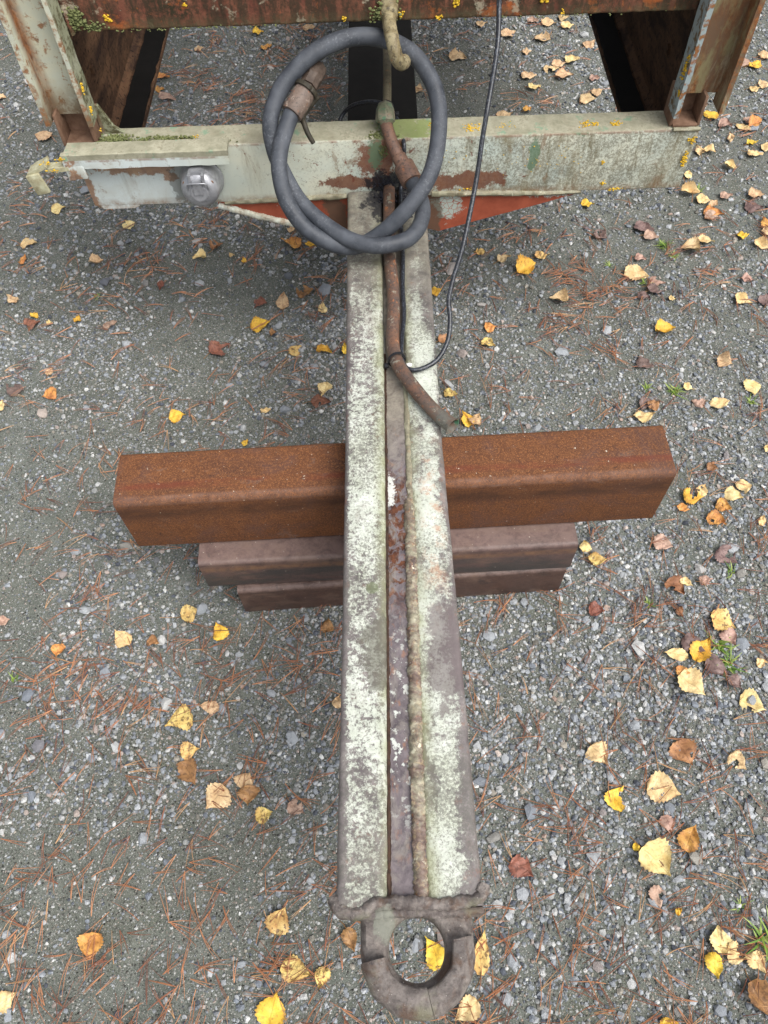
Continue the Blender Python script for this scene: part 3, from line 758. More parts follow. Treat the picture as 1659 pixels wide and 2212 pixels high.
def build_needles():
    V, T, C = [], [], []
    R2 = np.random.default_rng(21)
    cols = np.array([lin(*c, .85)[:3] for c in ((172, 116, 82), (188, 134, 98), (146, 96, 74), (198, 156, 114), (122, 84, 70))])
    def pair(x, y, th, far, z=None):
        L = R2.uniform(.034, .064); cv = R2.normal(0, .14); sp = abs(R2.normal(.10, .14)) + .02
        z0 = float(ground_h(x, y)) + R2.uniform(.004, .009) if z is None else z
        col = cols[R2.choice(5, p=[.36, .26, .18, .08, .12])] * R2.uniform(.75, 1.15)
        r = .00066 if not far else .00088
        needle_strip(V, T, C, np.array([x, y, z0]), th + sp / 2, L, cv, r, col, R2.uniform(0, .004))
        if R2.random() < .82: needle_strip(V, T, C, np.array([x, y, z0]), th - sp / 2, L * R2.uniform(.9, 1.05), cv + R2.normal(0, .06), r, col, R2.uniform(0, .004))
    for _ in range(1700):                     # singles
        u, w = R2.uniform(-150, 1800), R2.uniform(20, 2350); p = at_z(u, w, 0)
        pair(p.x, p.y, R2.uniform(0, 6.28) if R2.random() < .55 else R2.normal(1.0, .5) + math.pi * R2.integers(0, 2), p.y > 1.3)
    for _ in range(300):                      # little drifts
        u, w = R2.uniform(-150, 1800), R2.uniform(20, 2350); p = at_z(u, w, 0)
        if w > 1500 and u > 900 and R2.random() < .35: continue
        th = R2.uniform(0, 6.28); s = R2.uniform(.012, .03)
        for k in range(R2.integers(3, 9)): pair(p.x + R2.normal(0, s), p.y + R2.normal(0, s), th + R2.normal(0, .55) + math.pi * (R2.random() < .3), p.y > 1.3)
    for (u, w, k) in ((430, 180, 30), (520, 230, 30), (600, 120, 25), (700, 200, 25), (450, 100, 20), (680, 80, 20), (930, 120, 12), (1180, 215, 10), (1235, 590, 26), (1130, 520, 12), (1270, 640, 18), (1215, 700, 14), (1330, 625, 14), (480, 470, 12), (560, 480, 10), (410, 500, 8), (330, 560, 8), (1250, 1065, 8)):
        for _ in range(k):
            p = at_z(u + R2.normal(0, 22), w + R2.normal(0, 15), 0); pair(p.x, p.y, R2.uniform(0, 6.28), True)
    for _ in range(700):                      # beyond the frame
        pair(R2.uniform(-2.2, 2.2), R2.uniform(-.9, 4.2), R2.uniform(0, 6.28), True)
    o = bpy.data.objects.new('pine_needles', np_mesh('pine_needles', np.array(V), np.array(T), M_NEEDLE, np.array(C)))
    link(o)
    return tag(o, 'dry reddish brown pine needles strewn over the gravel', None, None, 'stuff')
build_needles()

# ------------------------------------------------------------------ the trailer
TR = empty('trailer', (0.0, 1.6, 0.0), 'old rusty trailer frame with pale flaking paint and a long drawbar propped on steel tubes', 'trailer')
def part(name, bm, mat, parent=TR, smooth=None, label=None):
    o = mesh_obj(name, bm, mat, None, smooth)
    o.parent = parent; o.matrix_parent_inverse = Matrix.Translation(-parent.location)
    if label: o['label'] = label
    return o
def clumps(name, spots, mat, parent, up=(0, -0.4, 1), seed=0, size=.0022, lab=None):
    """Crusty growth: many small lumps on the surface; spots = (point, spread xyz, count, size factor)."""
    R2 = np.random.default_rng(seed); bm = bmesh.new()
    for (p, s, n, k) in spots:
        for _ in range(n):
            c = Vector(p) + Vector((np.clip(R2.normal(0, .5), -1, 1) * s[0], np.clip(R2.normal(0, .5), -1, 1) * s[1], np.clip(R2.normal(0, .5), -1, 1) * s[2]))
            r = size * k * R2.uniform(.5, 1.25)
            b2 = bmesh.ops.create_icosphere(bm, subdivisions=1, radius=1)
            sx, sy, sz = R2.uniform(.7, 1.3, 3) * r
            for v in b2['verts']:
                w = 1 + R2.uniform(-.25, .25)
                v.co = Vector((c.x + v.co.x * sx * w, c.y + v.co.y * sy * w * .7, c.z + v.co.z * sz * w * .7))
    o = part(name, bm, mat, parent, 180, lab); o['kind'] = 'stuff'
    return o

# --- cross beam: a channel, web to the front, flanges back
BX0, BX1, BY, BZ0, BZ1 = -.600, .611, 1.370, .413, .543
def channel_prof(y0, y1, z0, z1, tw, tf, r):
    """(y,z) outline of a channel whose web is at y0 and whose flanges reach to y1."""
    P = []
    for k in range(5):
        a = math.radians(180 + 90 * k / 4); P.append((y0 + r + r * math.cos(a), z0 + r + r * math.sin(a)))
    P += [(y1, z0), (y1, z0 + tf), (y0 + tw + .008, z0 + tf), (y0 + tw, z0 + tf + .008), (y0 + tw, z1 - tf - .008), (y0 + tw + .008, z1 - tf), (y1, z1 - tf), (y1, z1)]
    for k in range(5):
        a = math.radians(90 + 90 * k / 4); P.append((y0 + r + r * math.cos(a), z1 - r + r * math.sin(a)))
    return P
bm = bmesh.new(); extrude(bm, channel_prof(BY, BY + .062, BZ0, BZ1, .008, .009, .004), 'x', BX0, BX1, 90, .0011)
BEAM = part('cross_beam', bm, M_BEAM, TR, 40)
# lower left corner lip, welded run under the beam
bm = bmesh.new()
extrude(bm, [(-.598, .425), (-.594, .412), (-.584, .406), (-.52, .4065), (-.508, .411), (-.512, .416), (-.598, .418)], 'y', BY + .001, BY + .010, 1)
part('corner_plate', bm, M_BEAM, TR, 40)
bm = bmesh.new(); weld(bm, [(.100, BY + .001, .418), (.22, BY + .0, .416), (.34, BY + .002, .411), (.41, BY + .006, .411)], .0065, seed=2); part('weld_bead', bm, M_WELD, BEAM, 50)
bm = bmesh.new(); weld(bm, [(-.076, BY + .0, .420), (-.2, BY + .0, .416), (-.33, BY + .004, .411)], .0058, seed=3); part('weld_bead', bm, M_WELD, BEAM, 50)
bm = bmesh.new(); weld(bm, [(.56, BY - .001, .543), (.612, BY - .0005, .5425)], .0042, seed=4); part('weld_bead', bm, M_WELD, BEAM, 50)
# --- gusset plates under the beam
bm = bmesh.new(); extrude(bm, [(.093, .43 - .014), (.412, .4135), (.412, .408), (.33, .383), (.22, .352), (.118, .322), (.093, .330)], 'y', BY + .004, BY + .013, 1); part('gusset_plate', bm, M_GUS, TR, 30)
bm = bmesh.new(); extrude(bm, [(-.0755, .43 - .014), (-.345, .4135), (-.345, .406), (-.27, .376), (-.18, .348), (-.0755, .318)], 'y', BY + .004, BY + .013, 1); GL = part('gusset_plate', bm, M_GUS, TR, 30, 'red plate with a pale painted lower rim')
bm = bmesh.new(); weld(bm, [(-.345, BY + .004, .405), (-.27, BY + .004, .377), (-.18, BY + .004, .348), (-.095, BY + .004, .326)], .0075, seed=7, ripple=.006); part('weld_bead', bm, M_BEAM, GL, 50)
# --- ledge angle iron on the socket end of the beam
bm = bmesh.new()
extrude(bm, [(1.334, .5235), (1.3335, .5525), (1.336, .5545), (1.3745, .5525), (1.3745, .5455), (1.3415, .5475), (1.3405, .5235)], 'x', -.607, -.295, 40, .0013, 3)
LEDGE = part('angle_iron', bm, M_BEAM, TR, 40)
bm = bmesh.new(); box(bm, -.614, -.600, 1.333, 1.345, .500, .5535, .002); box(bm, -.6005, -.577, 1.3335, 1.343, .502, .531, .002); part('end_tab', bm, M_BEAM, LEDGE, 40)
bm = bmesh.new()
def plate_between(bm, a, b, w, t, sub=6):
    """flat bar from a to b, w wide along y, t thick, with a worn surface"""
    a, b = Vector(a), Vector(b); d = (b - a).normalized(); nrm = Vector((-d.z, 0, d.x)); rs = []
    for i in range(sub + 1):
        p = a + (b - a) * i / sub
        rs.append([bm.verts.new(p + nrm * s * t / 2 + Vector((0, e * w / 2, 0)) + Vector((mnoise.noise((p + Vector((s, e, 0))) * 70), mnoise.noise((p + Vector((s, e, 3))) * 70), mnoise.noise((p + Vector((s, e, 7))) * 70))) * .0016) for s, e in ((1, -1), (1, 1), (-1, 1), (-1, -1))])
    for u, v in zip(rs, rs[1:]):
        for k in range(4): bm.faces.new((u[k], u[(k + 1) % 4], v[(k + 1) % 4], v[k]))
    bm.faces.new(rs[0]); bm.faces.new(rs[-1])
plate_between(bm, (-.606, 1.342, .526), (-.648, 1.342, .524), .020, .008)
plate_between(bm, (-.645, 1.340, .538), (-.684, 1.338, .520), .030, .007)
bmesh.ops.recalc_face_normals(bm, faces=bm.faces)
b2 = bmesh.new(); box(b2, -.014, .014, -.0035, .0035, -.022, .020, .0018)
for v in b2.verts: v.co = Matrix.Translation((-.672, 1.322, .504)) @ Matrix.Rotation(math.radians(-10), 4, 'Y') @ v.co
_merge(bm, b2)
part('bent_hook', bm, M_CREAM, TR, 40)

# --- uprights: channels with their flanges towards the front
def upright(x0, x1, mat, flip, ztop, zb_out, zb_in, lab):
    """x0 outer, x1 inner edge; the flanges end lower than the web."""
    bm = bmesh.new(); yf, yw, yb = 1.366, 1.402, 1.410
    s = 1 if x1 > x0 else -1; t = .0095
    def wall(xa, xb, ya, yb_, zb, zt, jag):
        extrude(bm, [(min(xa, xb), ya), (max(xa, xb), ya), (max(xa, xb), yb_), (min(xa, xb), yb_)], 'z', zb, zt, 30, .0011, jag)
    wall(x0, x0 + s * t, yf, yb, zb_out, ztop, 1)
    wall(x1 - s * t, x1, yf, yb, zb_in, ztop, 2)
    wall(x0 + s * (t - .0002), x1 - s * (t - .0002), yw, yb - .0005, .594, ztop, 3)
    return part('upright', bm, mat, TR, 35, lab)
UL = upright(-.6300, -.5415, M_UPL, 0, .98, .592, .5885, 'cream painted upright with rust spots')
UR = upright(.6450, .5525, M_UPR, 0, .98, .572, .566, 'rust brown upright with a grey painted inner flange')
# sockets the uprights stand in, open to the front
def post_socket(xa, xb, mat):
    bm = bmesh.new(); y0, y1 = 1.378, 1.428
    box(bm, xa, xa + .006, y0, y1, .5435, .605, .0012); box(bm, xb - .006, xb, y0, y1, .5435, .60, .0012)
    box(bm, xa + .0062, xb - .0062, y1 - .006, y1 - .0005, .549, .60, .0)
    box(bm, xa + .0062, xb - .0062, y0 - .004, y1 - .001, .5436, .549, .001)
    return part('post_socket', bm, mat, TR, 35)
post_socket(-.6170, -.5500, M_STUB); post_socket(.5530, .6120, M_STUB)
# mossy corner web between socket and beam top
bm = bmesh.new(); extrude(bm, [(-.5485, .5435), (-.505, .5435), (-.522, .556), (-.540, .60), (-.5485, .60)], 'y', 1.415, 1.423, 1); part('corner_gusset', bm, M_UPL, TR, 35)
# --- upper beam
bm = bmesh.new(); extrude(bm, channel_prof(1.418, 1.47, .730, .860, .008, .009, .005), 'x', -.5412, .5522, 80, .0022, 5)
UPB = part('upper_beam', bm, M_UPPER, TR, 40)
bm = bmesh.new(); weld(bm, [(-.538, 1.4165, .728), (-.5385, 1.4165, .80)], .006, seed=9, rough=.5); part('weld_bead', bm, M_UPPER, UPB, 50)
# --- longitudinal rails behind, with added planks overhead
def rail(x_in, s, mat):
    bm = bmesh.new()
    w = .078; xo = x_in + s * w
    prof = [(x_in, .420), (x_in, .429), (xo - s * .008, .431), (xo - s * .008, .792), (x_in, .793), (x_in, .802), (xo, .802), (xo, .420)]
    extrude(bm, prof, 'y', 1.445, 3.9, 60, .0009, 6)
    o = part('side_rail', bm, mat, TR, 40)
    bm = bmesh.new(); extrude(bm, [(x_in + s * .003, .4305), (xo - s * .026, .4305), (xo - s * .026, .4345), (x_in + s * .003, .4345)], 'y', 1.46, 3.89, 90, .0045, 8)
    part('rail_shade_strip', bm, M_BLACK, o, 40)  # near-black strip that paints in the shade along the rail flange
    bm = bmesh.new(); extrude(bm, [(xo - s * .0082, .432), (xo - s * .020, .432), (xo - s * .0082, .446)], 'y', 1.455, 3.88, 80, .003, 4)
    part('dirt_fillet', bm, mat, o, 60)
    for yb in (1.62, 1.80, 2.02, 2.3):
        bm = bmesh.new(); tube(bm, [(xo - s * .0075, yb, .56), (xo - s * .0135, yb, .56), (xo - s * .0145, yb, .56)], [.011, .011, .008], 6); part('bolt', bm, mat, o, 30)
    return o
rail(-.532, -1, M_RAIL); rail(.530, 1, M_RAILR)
bm = bmesh.new(); box(bm, -.0755, .0825, 1.434, 3.9, .300, .420, .004); part('center_rail', bm, M_BLACK, TR, 40)
R3 = np.random.default_rng(3)
for i in range(12):  # unseen slats added to cut the daylight under the trailer
    bm = bmesh.new(); y0 = 1.475 + i * .20; box(bm, -.64, .64, y0, y0 + .105, .803, .838, .003); part('shade_plank', bm, M_SHADE_PLANK, TR, 40)

# --- drawbar
DB = empty('drawbar', (0.0, .7, .36), None, None, None, TR)
ZD, ZB = .430, .3555
def bar_tube(xl, xr, mat, taper):
    bm = bmesh.new(); y0, y1, n = .0605, BY - .0015, 100; rings = []
    for i in range(n + 1):
        y = y0 + (y1 - y0) * i / n
        a, b = xl(y), xr(y); ring = []
        for (u, w) in round_rect(a, b, ZB, ZD, .0085, 5):
            v = Vector((u, y, w)); q = v * 60
            v += Vector((mnoise.noise(q), 0, mnoise.noise(q + Vector((7, 3, 0))))) * .0009
            ring.append(bm.verts.new(v))
        rings.append(ring)
    m = len(rings[0])
    for i in range(n):
        for k in range(m): bm.faces.new((rings[i][k], rings[i][(k + 1) % m], rings[i + 1][(k + 1) % m], rings[i + 1][k]))
    bm.faces.new(rings[0]); bm.faces.new(list(reversed(rings[-1]))); bmesh.ops.recalc_face_normals(bm, faces=bm.faces)
    return part('side_tube', bm, mat, DB, 50)
_ip = lambda ys, xs: (lambda y: float(np.interp(y, ys, xs)))
bar_tube(_ip([.06, .13, .42, .72, 1.37], [-.0782, -.0777, -.0746, -.0731, -.0735]), _ip([.06, .13, .42, .72, 1.25, 1.37], [-.0172, -.0168, -.0120, -.0085, -.0035, -.003]), M_BARL, 0)
bar_tube(_ip([.06, .13, .42, .72, 1.25, 1.37], [.0285, .0275, .0270, .0285, .031, .032]), _ip([.06, .13, .42, .72, 1.17, 1.37], [.0945, .093, .0897, .0847, .086, .0865]), M_BARR, 0)
bm = bmesh.new()
prof = lambda: None
n = 70; rings = []
for i in range(n + 1):
    y = .070 + (BY - .004 - .070) * i / n
    a, b = np.interp(y, [.06, .42, .72, 1.37], [-.0145, -.0095, -.0065, -.003]), np.interp(y, [.06, .42, .72, 1.37], [.030, .029, .0305, .034])
    zt = float(np.interp(y, [.06, .3, .75, .95, 1.37], [.4255, .4245, .4235, .420, .418]))
    ring = []
    for k in range(7):
        f = k / 6; v = Vector((a + (b - a) * f, y, zt - .0035 * (1 - f) ** 2 + .0028 * f + .0014 * mnoise.noise(Vector((f * 3, y * 40, 1)))))
        ring.append(bm.verts.new(v))
    ring.append(bm.verts.new((b, y, zt - .01))); ring.append(bm.verts.new((a, y, zt - .01)))
    rings.append(ring)
for i in range(n):
    for k in range(9): bm.faces.new((rings[i][k], rings[i][(k + 1) % 9], rings[i + 1][(k + 1) % 9], rings[i + 1][k]))
bm.faces.new(rings[0]); bm.faces.new(rings[-1]); bmesh.ops.recalc_face_normals(bm, faces=bm.faces)
part('filler_strip', bm, M_STRIP, DB, 50)
bm = bmesh.new(); weld(bm, [(.0225, .068, .4255), (.0218, .13, .4258), (.0232, .25, .4262), (.0252, .36, .4258), (.0265, .5, .4250), (.0280, .62, .4245)], .0094, 14, .0068, .34, 12); part('weld_bead', bm, M_WELD, DB, 60)
bm = bmesh.new(); weld(bm, [(.0290, .62, .4255), (.0300, .72, .4245), (.0305, .90, .423)], .0058, 10, .006, .35, 15); part('weld_bead', bm, M_WELD, DB, 60)
bm = bmesh.new(); weld(bm, [(-.0168, .070, .4225), (-.0148, .16, .4215), (-.0128, .3, .4205), (-.0112, .44, .4195)], .0034, 8, .007, .5, 18); part('weld_bead', bm, M_SEAM, DB, 60)
bm = bmesh.new(); weld(bm, [(-.0112, .44, .4195), (-.0086, .6, .4195), (-.0072, .76, .4185), (-.0058, .93, .417)], .0036, 8, .007, .5, 21); part('weld_bead', bm, M_SEAM, DB, 60)
# soot and torn weld where the drawbar meets the beam
SOOT = clumps('soot_patch', [((.004, 1.352, .432), (.022, .022, .003), 160, 1.0), ((.046, 1.345, .431), (.010, .028, .002), 90, .9), ((.006, 1.3675, .448), (.026, .0015, .015), 150, .9), ((.046, 1.368, .443), (.010, .0015, .010), 50, .8), ((.002, 1.29, .424), (.004, .05, .002), 70, .8)], M_TAR, TR, seed=31)

# --- tow eye
def eye_plate():
    """Ring with a square shank, 34 mm thick, hole through it."""
    bm = bmesh.new(); cx, cy, ro, ri = .0150, .0185, .0655, .0338
    N = 72; top, bot, itop, ibot = [], [], [], []
    zt, zb = .4165, .384
    for k in range(N):
        a = 2 * math.pi * k / N; c, s = math.cos(a), math.sin(a)
        if s > 0.02:
            t = min(ro / max(abs(c), 1e-6), .050 / s); ox, oy = cx + c * t, cy + s * t
        else: ox, oy = cx + c * ro, cy + s * ro
        wob = 1 + .018 * mnoise.noise(Vector((c * 2.2, s * 2.2, 3)))
        ox, oy = cx + (ox - cx) * wob, cy + (oy - cy) * wob
        for lst, f, z, rr in ((top, 1.0, zt - .007, 0), (bot, 1.0, zb, 0)):
            lst.append(bm.verts.new((cx + (ox - cx) * f, cy + (oy - cy) * f, z)))
        itop.append(bm.verts.new((cx + c * ri, cy + s * ri * 1.02, zt - .006))); ibot.append(bm.verts.new((cx + c * (ri - .001), cy + s * ri, zb)))
    m1 = [bm.verts.new((cx + (v.co.x - cx) * .90, cy + (v.co.y - cy) * .90, zt + .0012 * mnoise.noise(v.co * 60))) for v in top]
    m2 = [bm.verts.new((cx + (v.co.x - cx) * 1.16, cy + (v.co.y - cy) * 1.16, zt + .0012 * mnoise.noise(v.co * 60 + Vector((3, 0, 0))))) for v in itop]
    for k in range(N):
        j = (k + 1) % N
        for a, b in ((bot, top), (top, m1), (m1, m2), (m2, itop), (itop, ibot), (ibot, bot)):
            bm.faces.new((a[k], a[j], b[j], b[k]))
    bmesh.ops.recalc_face_normals(bm, faces=bm.faces)
    return bm
EYE = part('tow_eye', eye_plate(), M_EYE, TR, 50)
def wear_bar(a0, a1, r0, r1, zt, seed):
    """Half-worn build-up welded on the front half of the ring."""
    bm = bmesh.new(); cx, cy = .0150, .0185; n = 22; rings = []
    for i in range(n + 1):
        a = math.radians(a0 + (a1 - a0) * i / n); c, s = math.cos(a), math.sin(a); e = math.sin(math.pi * min(1, min(i, n - i) / 2.0) / 2) if False else 1
        nz = mnoise.noise(Vector((a * 3, seed, 0)))
        ra, rb = r0 + .0022 * nz, r1 - .0034 * (1 - math.sin(math.pi * (math.degrees(a) - 190) / 182)) - .0018 * mnoise.noise(Vector((a * 4, seed, 5)))
        hz = zt + .006 + .0022 * mnoise.noise(Vector((a * 2.5, seed, 9)))
        ring = [(ra, .408), (ra + .0003, hz - .0030), (ra + .0022, hz - .0006), (ra + .008, hz + .0010), ((ra + rb) / 2 + .002, hz + .0002), (rb - .0090, hz - .0026), (rb - .0036, hz - .0080), (rb - .0006, hz - .0155), (rb + .0006, .405), (rb - .001, .396)]
        rings.append([bm.verts.new((cx + c * q, cy + s * q, z)) for q, z in ring])
    m = len(rings[0])
    for i in range(n):
        for k in range(m): bm.faces.new((rings[i][k], rings[i][(k + 1) % m], rings[i + 1][(k + 1) % m], rings[i + 1][k]))
    bm.faces.new(rings[0]); bm.faces.new(rings[-1]); bmesh.ops.recalc_face_normals(bm, faces=bm.faces)
    return part('wear_bar', bm, M_EYE, EYE, 44)
wear_bar(192, 283.4, .0372, .0695, .4300, 1); wear_bar(284.0, 371, .0400, .0690, .4292, 2)
bm = bmesh.new(); weld(bm, [(-.082, .072, .417), (-.076, .060, .424), (-.062, .0545, .427), (-.046, .056, .4285), (-.038, .062, .430), (-.012, .0665, .4305), (.012, .0645, .431), (.045, .062, .431), (.072, .064, .430), (.092, .070, .4285), (.0965, .082, .425)], .0076, 12, .008, .45, 41); part('weld_bead', bm, M_EYE, EYE, 60)
bm = bmesh.new(); weld(bm, [(-.046, .054, .420), (-.02, .0555, .4235), (.02, .056, .4245), (.06, .055, .4235), (.078, .054, .420)], .0062, 10, .008, .45, 44); part('weld_bead', bm, M_EYE, EYE, 60)
bm = bmesh.new(); box(bm, -.0795, .0955, .052, .0600, .357, .4225, .003); part('end_plate', bm, M_EYE, DB, 40)

# --- hose hook on the upper beam
bm = bmesh.new()
_hk = lambda x, y, Y: at_y((600 + x / 2.074) / 1.2345, (y / 2.074) / 1.2345, Y)
P = resample(spline([_hk(905, 20, 1.425), _hk(908, 95, 1.405), _hk(912, 150, 1.375), _hk(925, 220, 1.348), _hk(943, 300, 1.336), _hk(958, 338, 1.338), _hk(978, 350, 1.352), _hk(994, 338, 1.372), _hk(1000, 322, 1.386)], 6), .004)
tube(bm, P, [(.0165 if i < 6 else .0118) * (1 + .1 * mnoise.noise(Vector((i * .5, 3, 0)))) for i in range(len(P))], 14, True, lambda i, k: .07 * mnoise.noise(Vector((i * .35, k * .6, 2))))
HOOK = part('hose_hook', bm, M_HOOK, TR, 60)

# --- hydraulic line through the collar on the beam
bm = bmesh.new(); tube(bm, resample(spline([(.017, 1.9, .50), (.0155, 1.60, .558), (.0125, 1.46, .562), (.009, 1.425, .566), (.008, 1.405, .566)], 5), .02), .0085, 14); part('hydraulic_pipe', bm, M_OLPIPE, TR, 60)
bm = bmesh.new(); tube(bm, [(.0085, 1.440, .560), (.0083, 1.432, .564), (.0080, 1.398, .566), (.0082, 1.392, .563), (.0083, 1.391, .560)], [.012, .0175, .019, .0185, .012], 8, True, lambda i, k: .08 * mnoise.noise(Vector((i, k, 1)))); box(bm, -.006, .022, 1.398, 1.430, .5432, .556, .003)
part('pipe_collar', bm, M_COLLAR, TR, 40)
bm = bmesh.new(); tube(bm, resample(spline([(.008, 1.398, .563), (.012, 1.378, .556), (.022, 1.352, .540), (.034, 1.332, .524)], 6), .006), .0118, 14)
ELB = part('elbow_pipe', bm, M_ELBOW, TR, 60)
bm = bmesh.new(); tube(bm, [(.0305, 1.338, .529), (.0315, 1.336, .5275), (.0415, 1.3235, .5145), (.0425, 1.322, .513)], [.0118, .0142, .0142, .0125], 18); part('hex_sleeve', bm, M_ELBOW, ELB, 40)

# --- seven-pin socket under the ledge
def socket():
    c = Vector((-.3620, 1.368, .4735)); ax = Vector((0.0, -1.0, .06)).normalized(); rt = Vector((1, 0, 0)); up = rt.cross(ax) * -1
    if up.z < 0: up = -up
    def lathe(prof, seg=36, cap=True, off=(0, 0)):
        b = bmesh.new(); rings = []
        for (d, r) in prof:
            rings.append([b.verts.new(c + ax * d + rt * (off[0] + 1.05 * r * math.cos(2 * math.pi * k / seg)) + up * (off[1] + 1.05 * r * math.sin(2 * math.pi * k / seg))) for k in range(seg)])
        for a, e in zip(rings, rings[1:]):
            for k in range(seg): b.faces.new((a[k], a[(k + 1) % seg], e[(k + 1) % seg], e[k]))
        b.faces.new(rings[-1]); b.faces.new(rings[0]); bmesh.ops.recalc_face_normals(b, faces=b.faces); return b
    S = part('power_socket', lathe([(0, .0400), (.007, .0410), (.0085, .0400), (.012, .0385), (.030, .0365), (.034, .0350)]), M_ALU, TR, 35)
    part('lid', lathe([(.0345, .0350), (.0380, .0358), (.0425, .0345), (.0480, .0310), (.0520, .0255), (.0538, .0195), (.0541, .0172), (.0562, .0162), (.0568, .0146), (.0566, .0130), (.0564, .004)], 36), M_ALU, S, 35)
    b = bmesh.new()
    def plate(x0, x1, u0, u1, d0, d1):
        vs = [b.verts.new(c + rt * x + up * u + ax * d) for d in (d0, d1) for (x, u) in ((x0, u0), (x1, u0), (x1, u1), (x0, u1))]
        for f in ((0, 1, 2, 3), (7, 6, 5, 4), (0, 4, 5, 1), (1, 5, 6, 2), (2, 6, 7, 3), (3, 7, 4, 0)): b.faces.new([vs[q] for q in f])
    plate(-.0155, -.0105, .016, .040, .030, .058); plate(.0105, .0155, .016, .040, .030, .058); plate(-.0095, .0095, -.002, .028, .0520, .0590); plate(-.012, .012, .030, .041, .006, .046)
    bmesh.ops.recalc_face_normals(b, faces=b.faces); bmesh.ops.bevel(b, geom=list(b.edges), offset=.0012, segments=2, affect='EDGES')
    part('hinge', b, M_ALU, S, 40)
    b = bmesh.new()
    tube(b, [c + rt * x + up * u + ax * d for x, u, d in ((-.0205, .006, .053), (-.0195, .020, .058), (-.0165, .0245, .061), (.0165, .0245, .061), (.0195, .020, .058), (.0205, .006, .053))], .0014, 8)
    part('spring_clip', b, M_ALU, S, 60)
    for k in (-.0255, .0255):  # added brown studs standing for the dark slots beside the hinge
        b = lathe([(.036, .0048), (.0462, .0048), (.0468, .0036), (.0468, .001)], 10, True, (k, .0165)); part('hinge_slot', b, M_STUB, S, 35)
socket()

# --- growth on the frame
clumps('lichen', [((.175, 1.395, .5437), (.016, .012, .0005), 60, .8), ((.10, 1.405, .5437), (.008, .01, .0005), 16, .7), ((.40, 1.395, .5437), (.02, .010, .0005), 50, .8), ((.455, 1.395, .5437), (.012, .010, .0005), 26, .8), ((.24, 1.40, .5437), (.02, .012, .0005), 20, .6),
                  ((.602, 1.3685, .478), (.006, .0008, .018), 60, .9), ((.604, 1.3685, .520), (.008, .0008, .007), 34, .8), ((.44, 1.3692, .478), (.004, .0008, .005), 14, .8), ((.45, 1.3692, .432), (.006, .0008, .005), 16, .8), ((.17, 1.3692, .427), (.02, .0008, .004), 18, .7), ((.30, 1.3692, .487), (.10, .0008, .03), 40, .55), ((.48, 1.3692, .416), (.02, .0008, .003), 24, .8), ((.13, 1.3692, .50), (.06, .0008, .02), 14, .6)], M_LICHEN, BEAM, seed=51, size=.0024)
clumps('lichen', [((-.615, 1.3335, .546), (.010, .004, .006), 20, .9), ((-.40, 1.39, .5445), (.012, .006, .0005), 14, .7), ((-.365, 1.395, .5445), (.010, .004, .0005), 14, .7), ((-.648, 1.335, .537), (.010, .004, .002), 22, .9), ((-.635, 1.325, .528), (.012, .004, .003), 20, .8)], M_LICHEN, LEDGE, seed=52, size=.0024)
clumps('moss', [((-.515, 1.388, .549), (.030, .014, .004), 260, 1.05), ((-.42, 1.387, .547), (.06, .009, .003), 200, 1.0), ((-.54, 1.376, .549), (.015, .01, .003), 70, 1.0), ((-.33, 1.379, .5445), (.05, .005, .001), 50, .7)], M_MOSS, LEDGE, seed=53, size=.0026)
clumps('lichen', [((-.5410, 1.378, .655), (.0012, .006, .012), 26, 1.0), ((-.5410, 1.380, .613), (.0012, .005, .010), 22, 1.0), ((-.5410, 1.39, .566), (.001, .006, .004), 8, .8)], M_LICHEN, UL, seed=54, size=.0024)
clumps('lichen', [((.5518, 1.382, .655), (.0012, .007, .022), 60, 1.0), ((.5518, 1.376, .61), (.0012, .006, .006), 14, .9)], M_LICHEN, UR, seed=55, size=.0024)
clumps('lichen', [((.135, 1.4165, .757), (.006, .001, .006), 22, 1.1), ((.285, 1.4165, .760), (.010, .001, .006), 34, 1.1), ((.04, 1.4165, .742), (.005, .001, .005), 16, 1), ((.105, 1.4165, .735), (.006, .001, .004), 14, .9), ((-.06, 1.4165, .738), (.004, .001, .004), 12, .9), ((-.47, 1.4165, .752), (.007, .001, .006), 20, 1.0), ((.32, 1.4165, .737), (.004, .001, .004), 10, .9), ((-.33, 1.4165, .768), (.005, .001, .004), 10, .8)], M_LICHEN, UPB, seed=56, size=.0024)
clumps('moss', [((-.525, 1.415, .752), (.016, .004, .018), 170, 1.1), ((-.50, 1.415, .740), (.03, .003, .008), 70, .9), ((.012, 1.412, .748), (.026, .008, .014), 150, 1.0), ((-.34, 1.415, .732), (.16, .003, .002), 70, .6), ((.3, 1.415, .732), (.2, .003, .002), 30, .6)], M_MOSS, UPB, seed=57, size=.0028)
clumps('moss', [((-.012, 1.38, .545), (.012, .012, .002), 70, .8), ((.030, 1.372, .530), (.006, .002, .018), 70, .8), ((.002, 1.3685, .515), (.008, .001, .016), 60, .8)], M_MOSS, BEAM, seed=58, size=.0024)

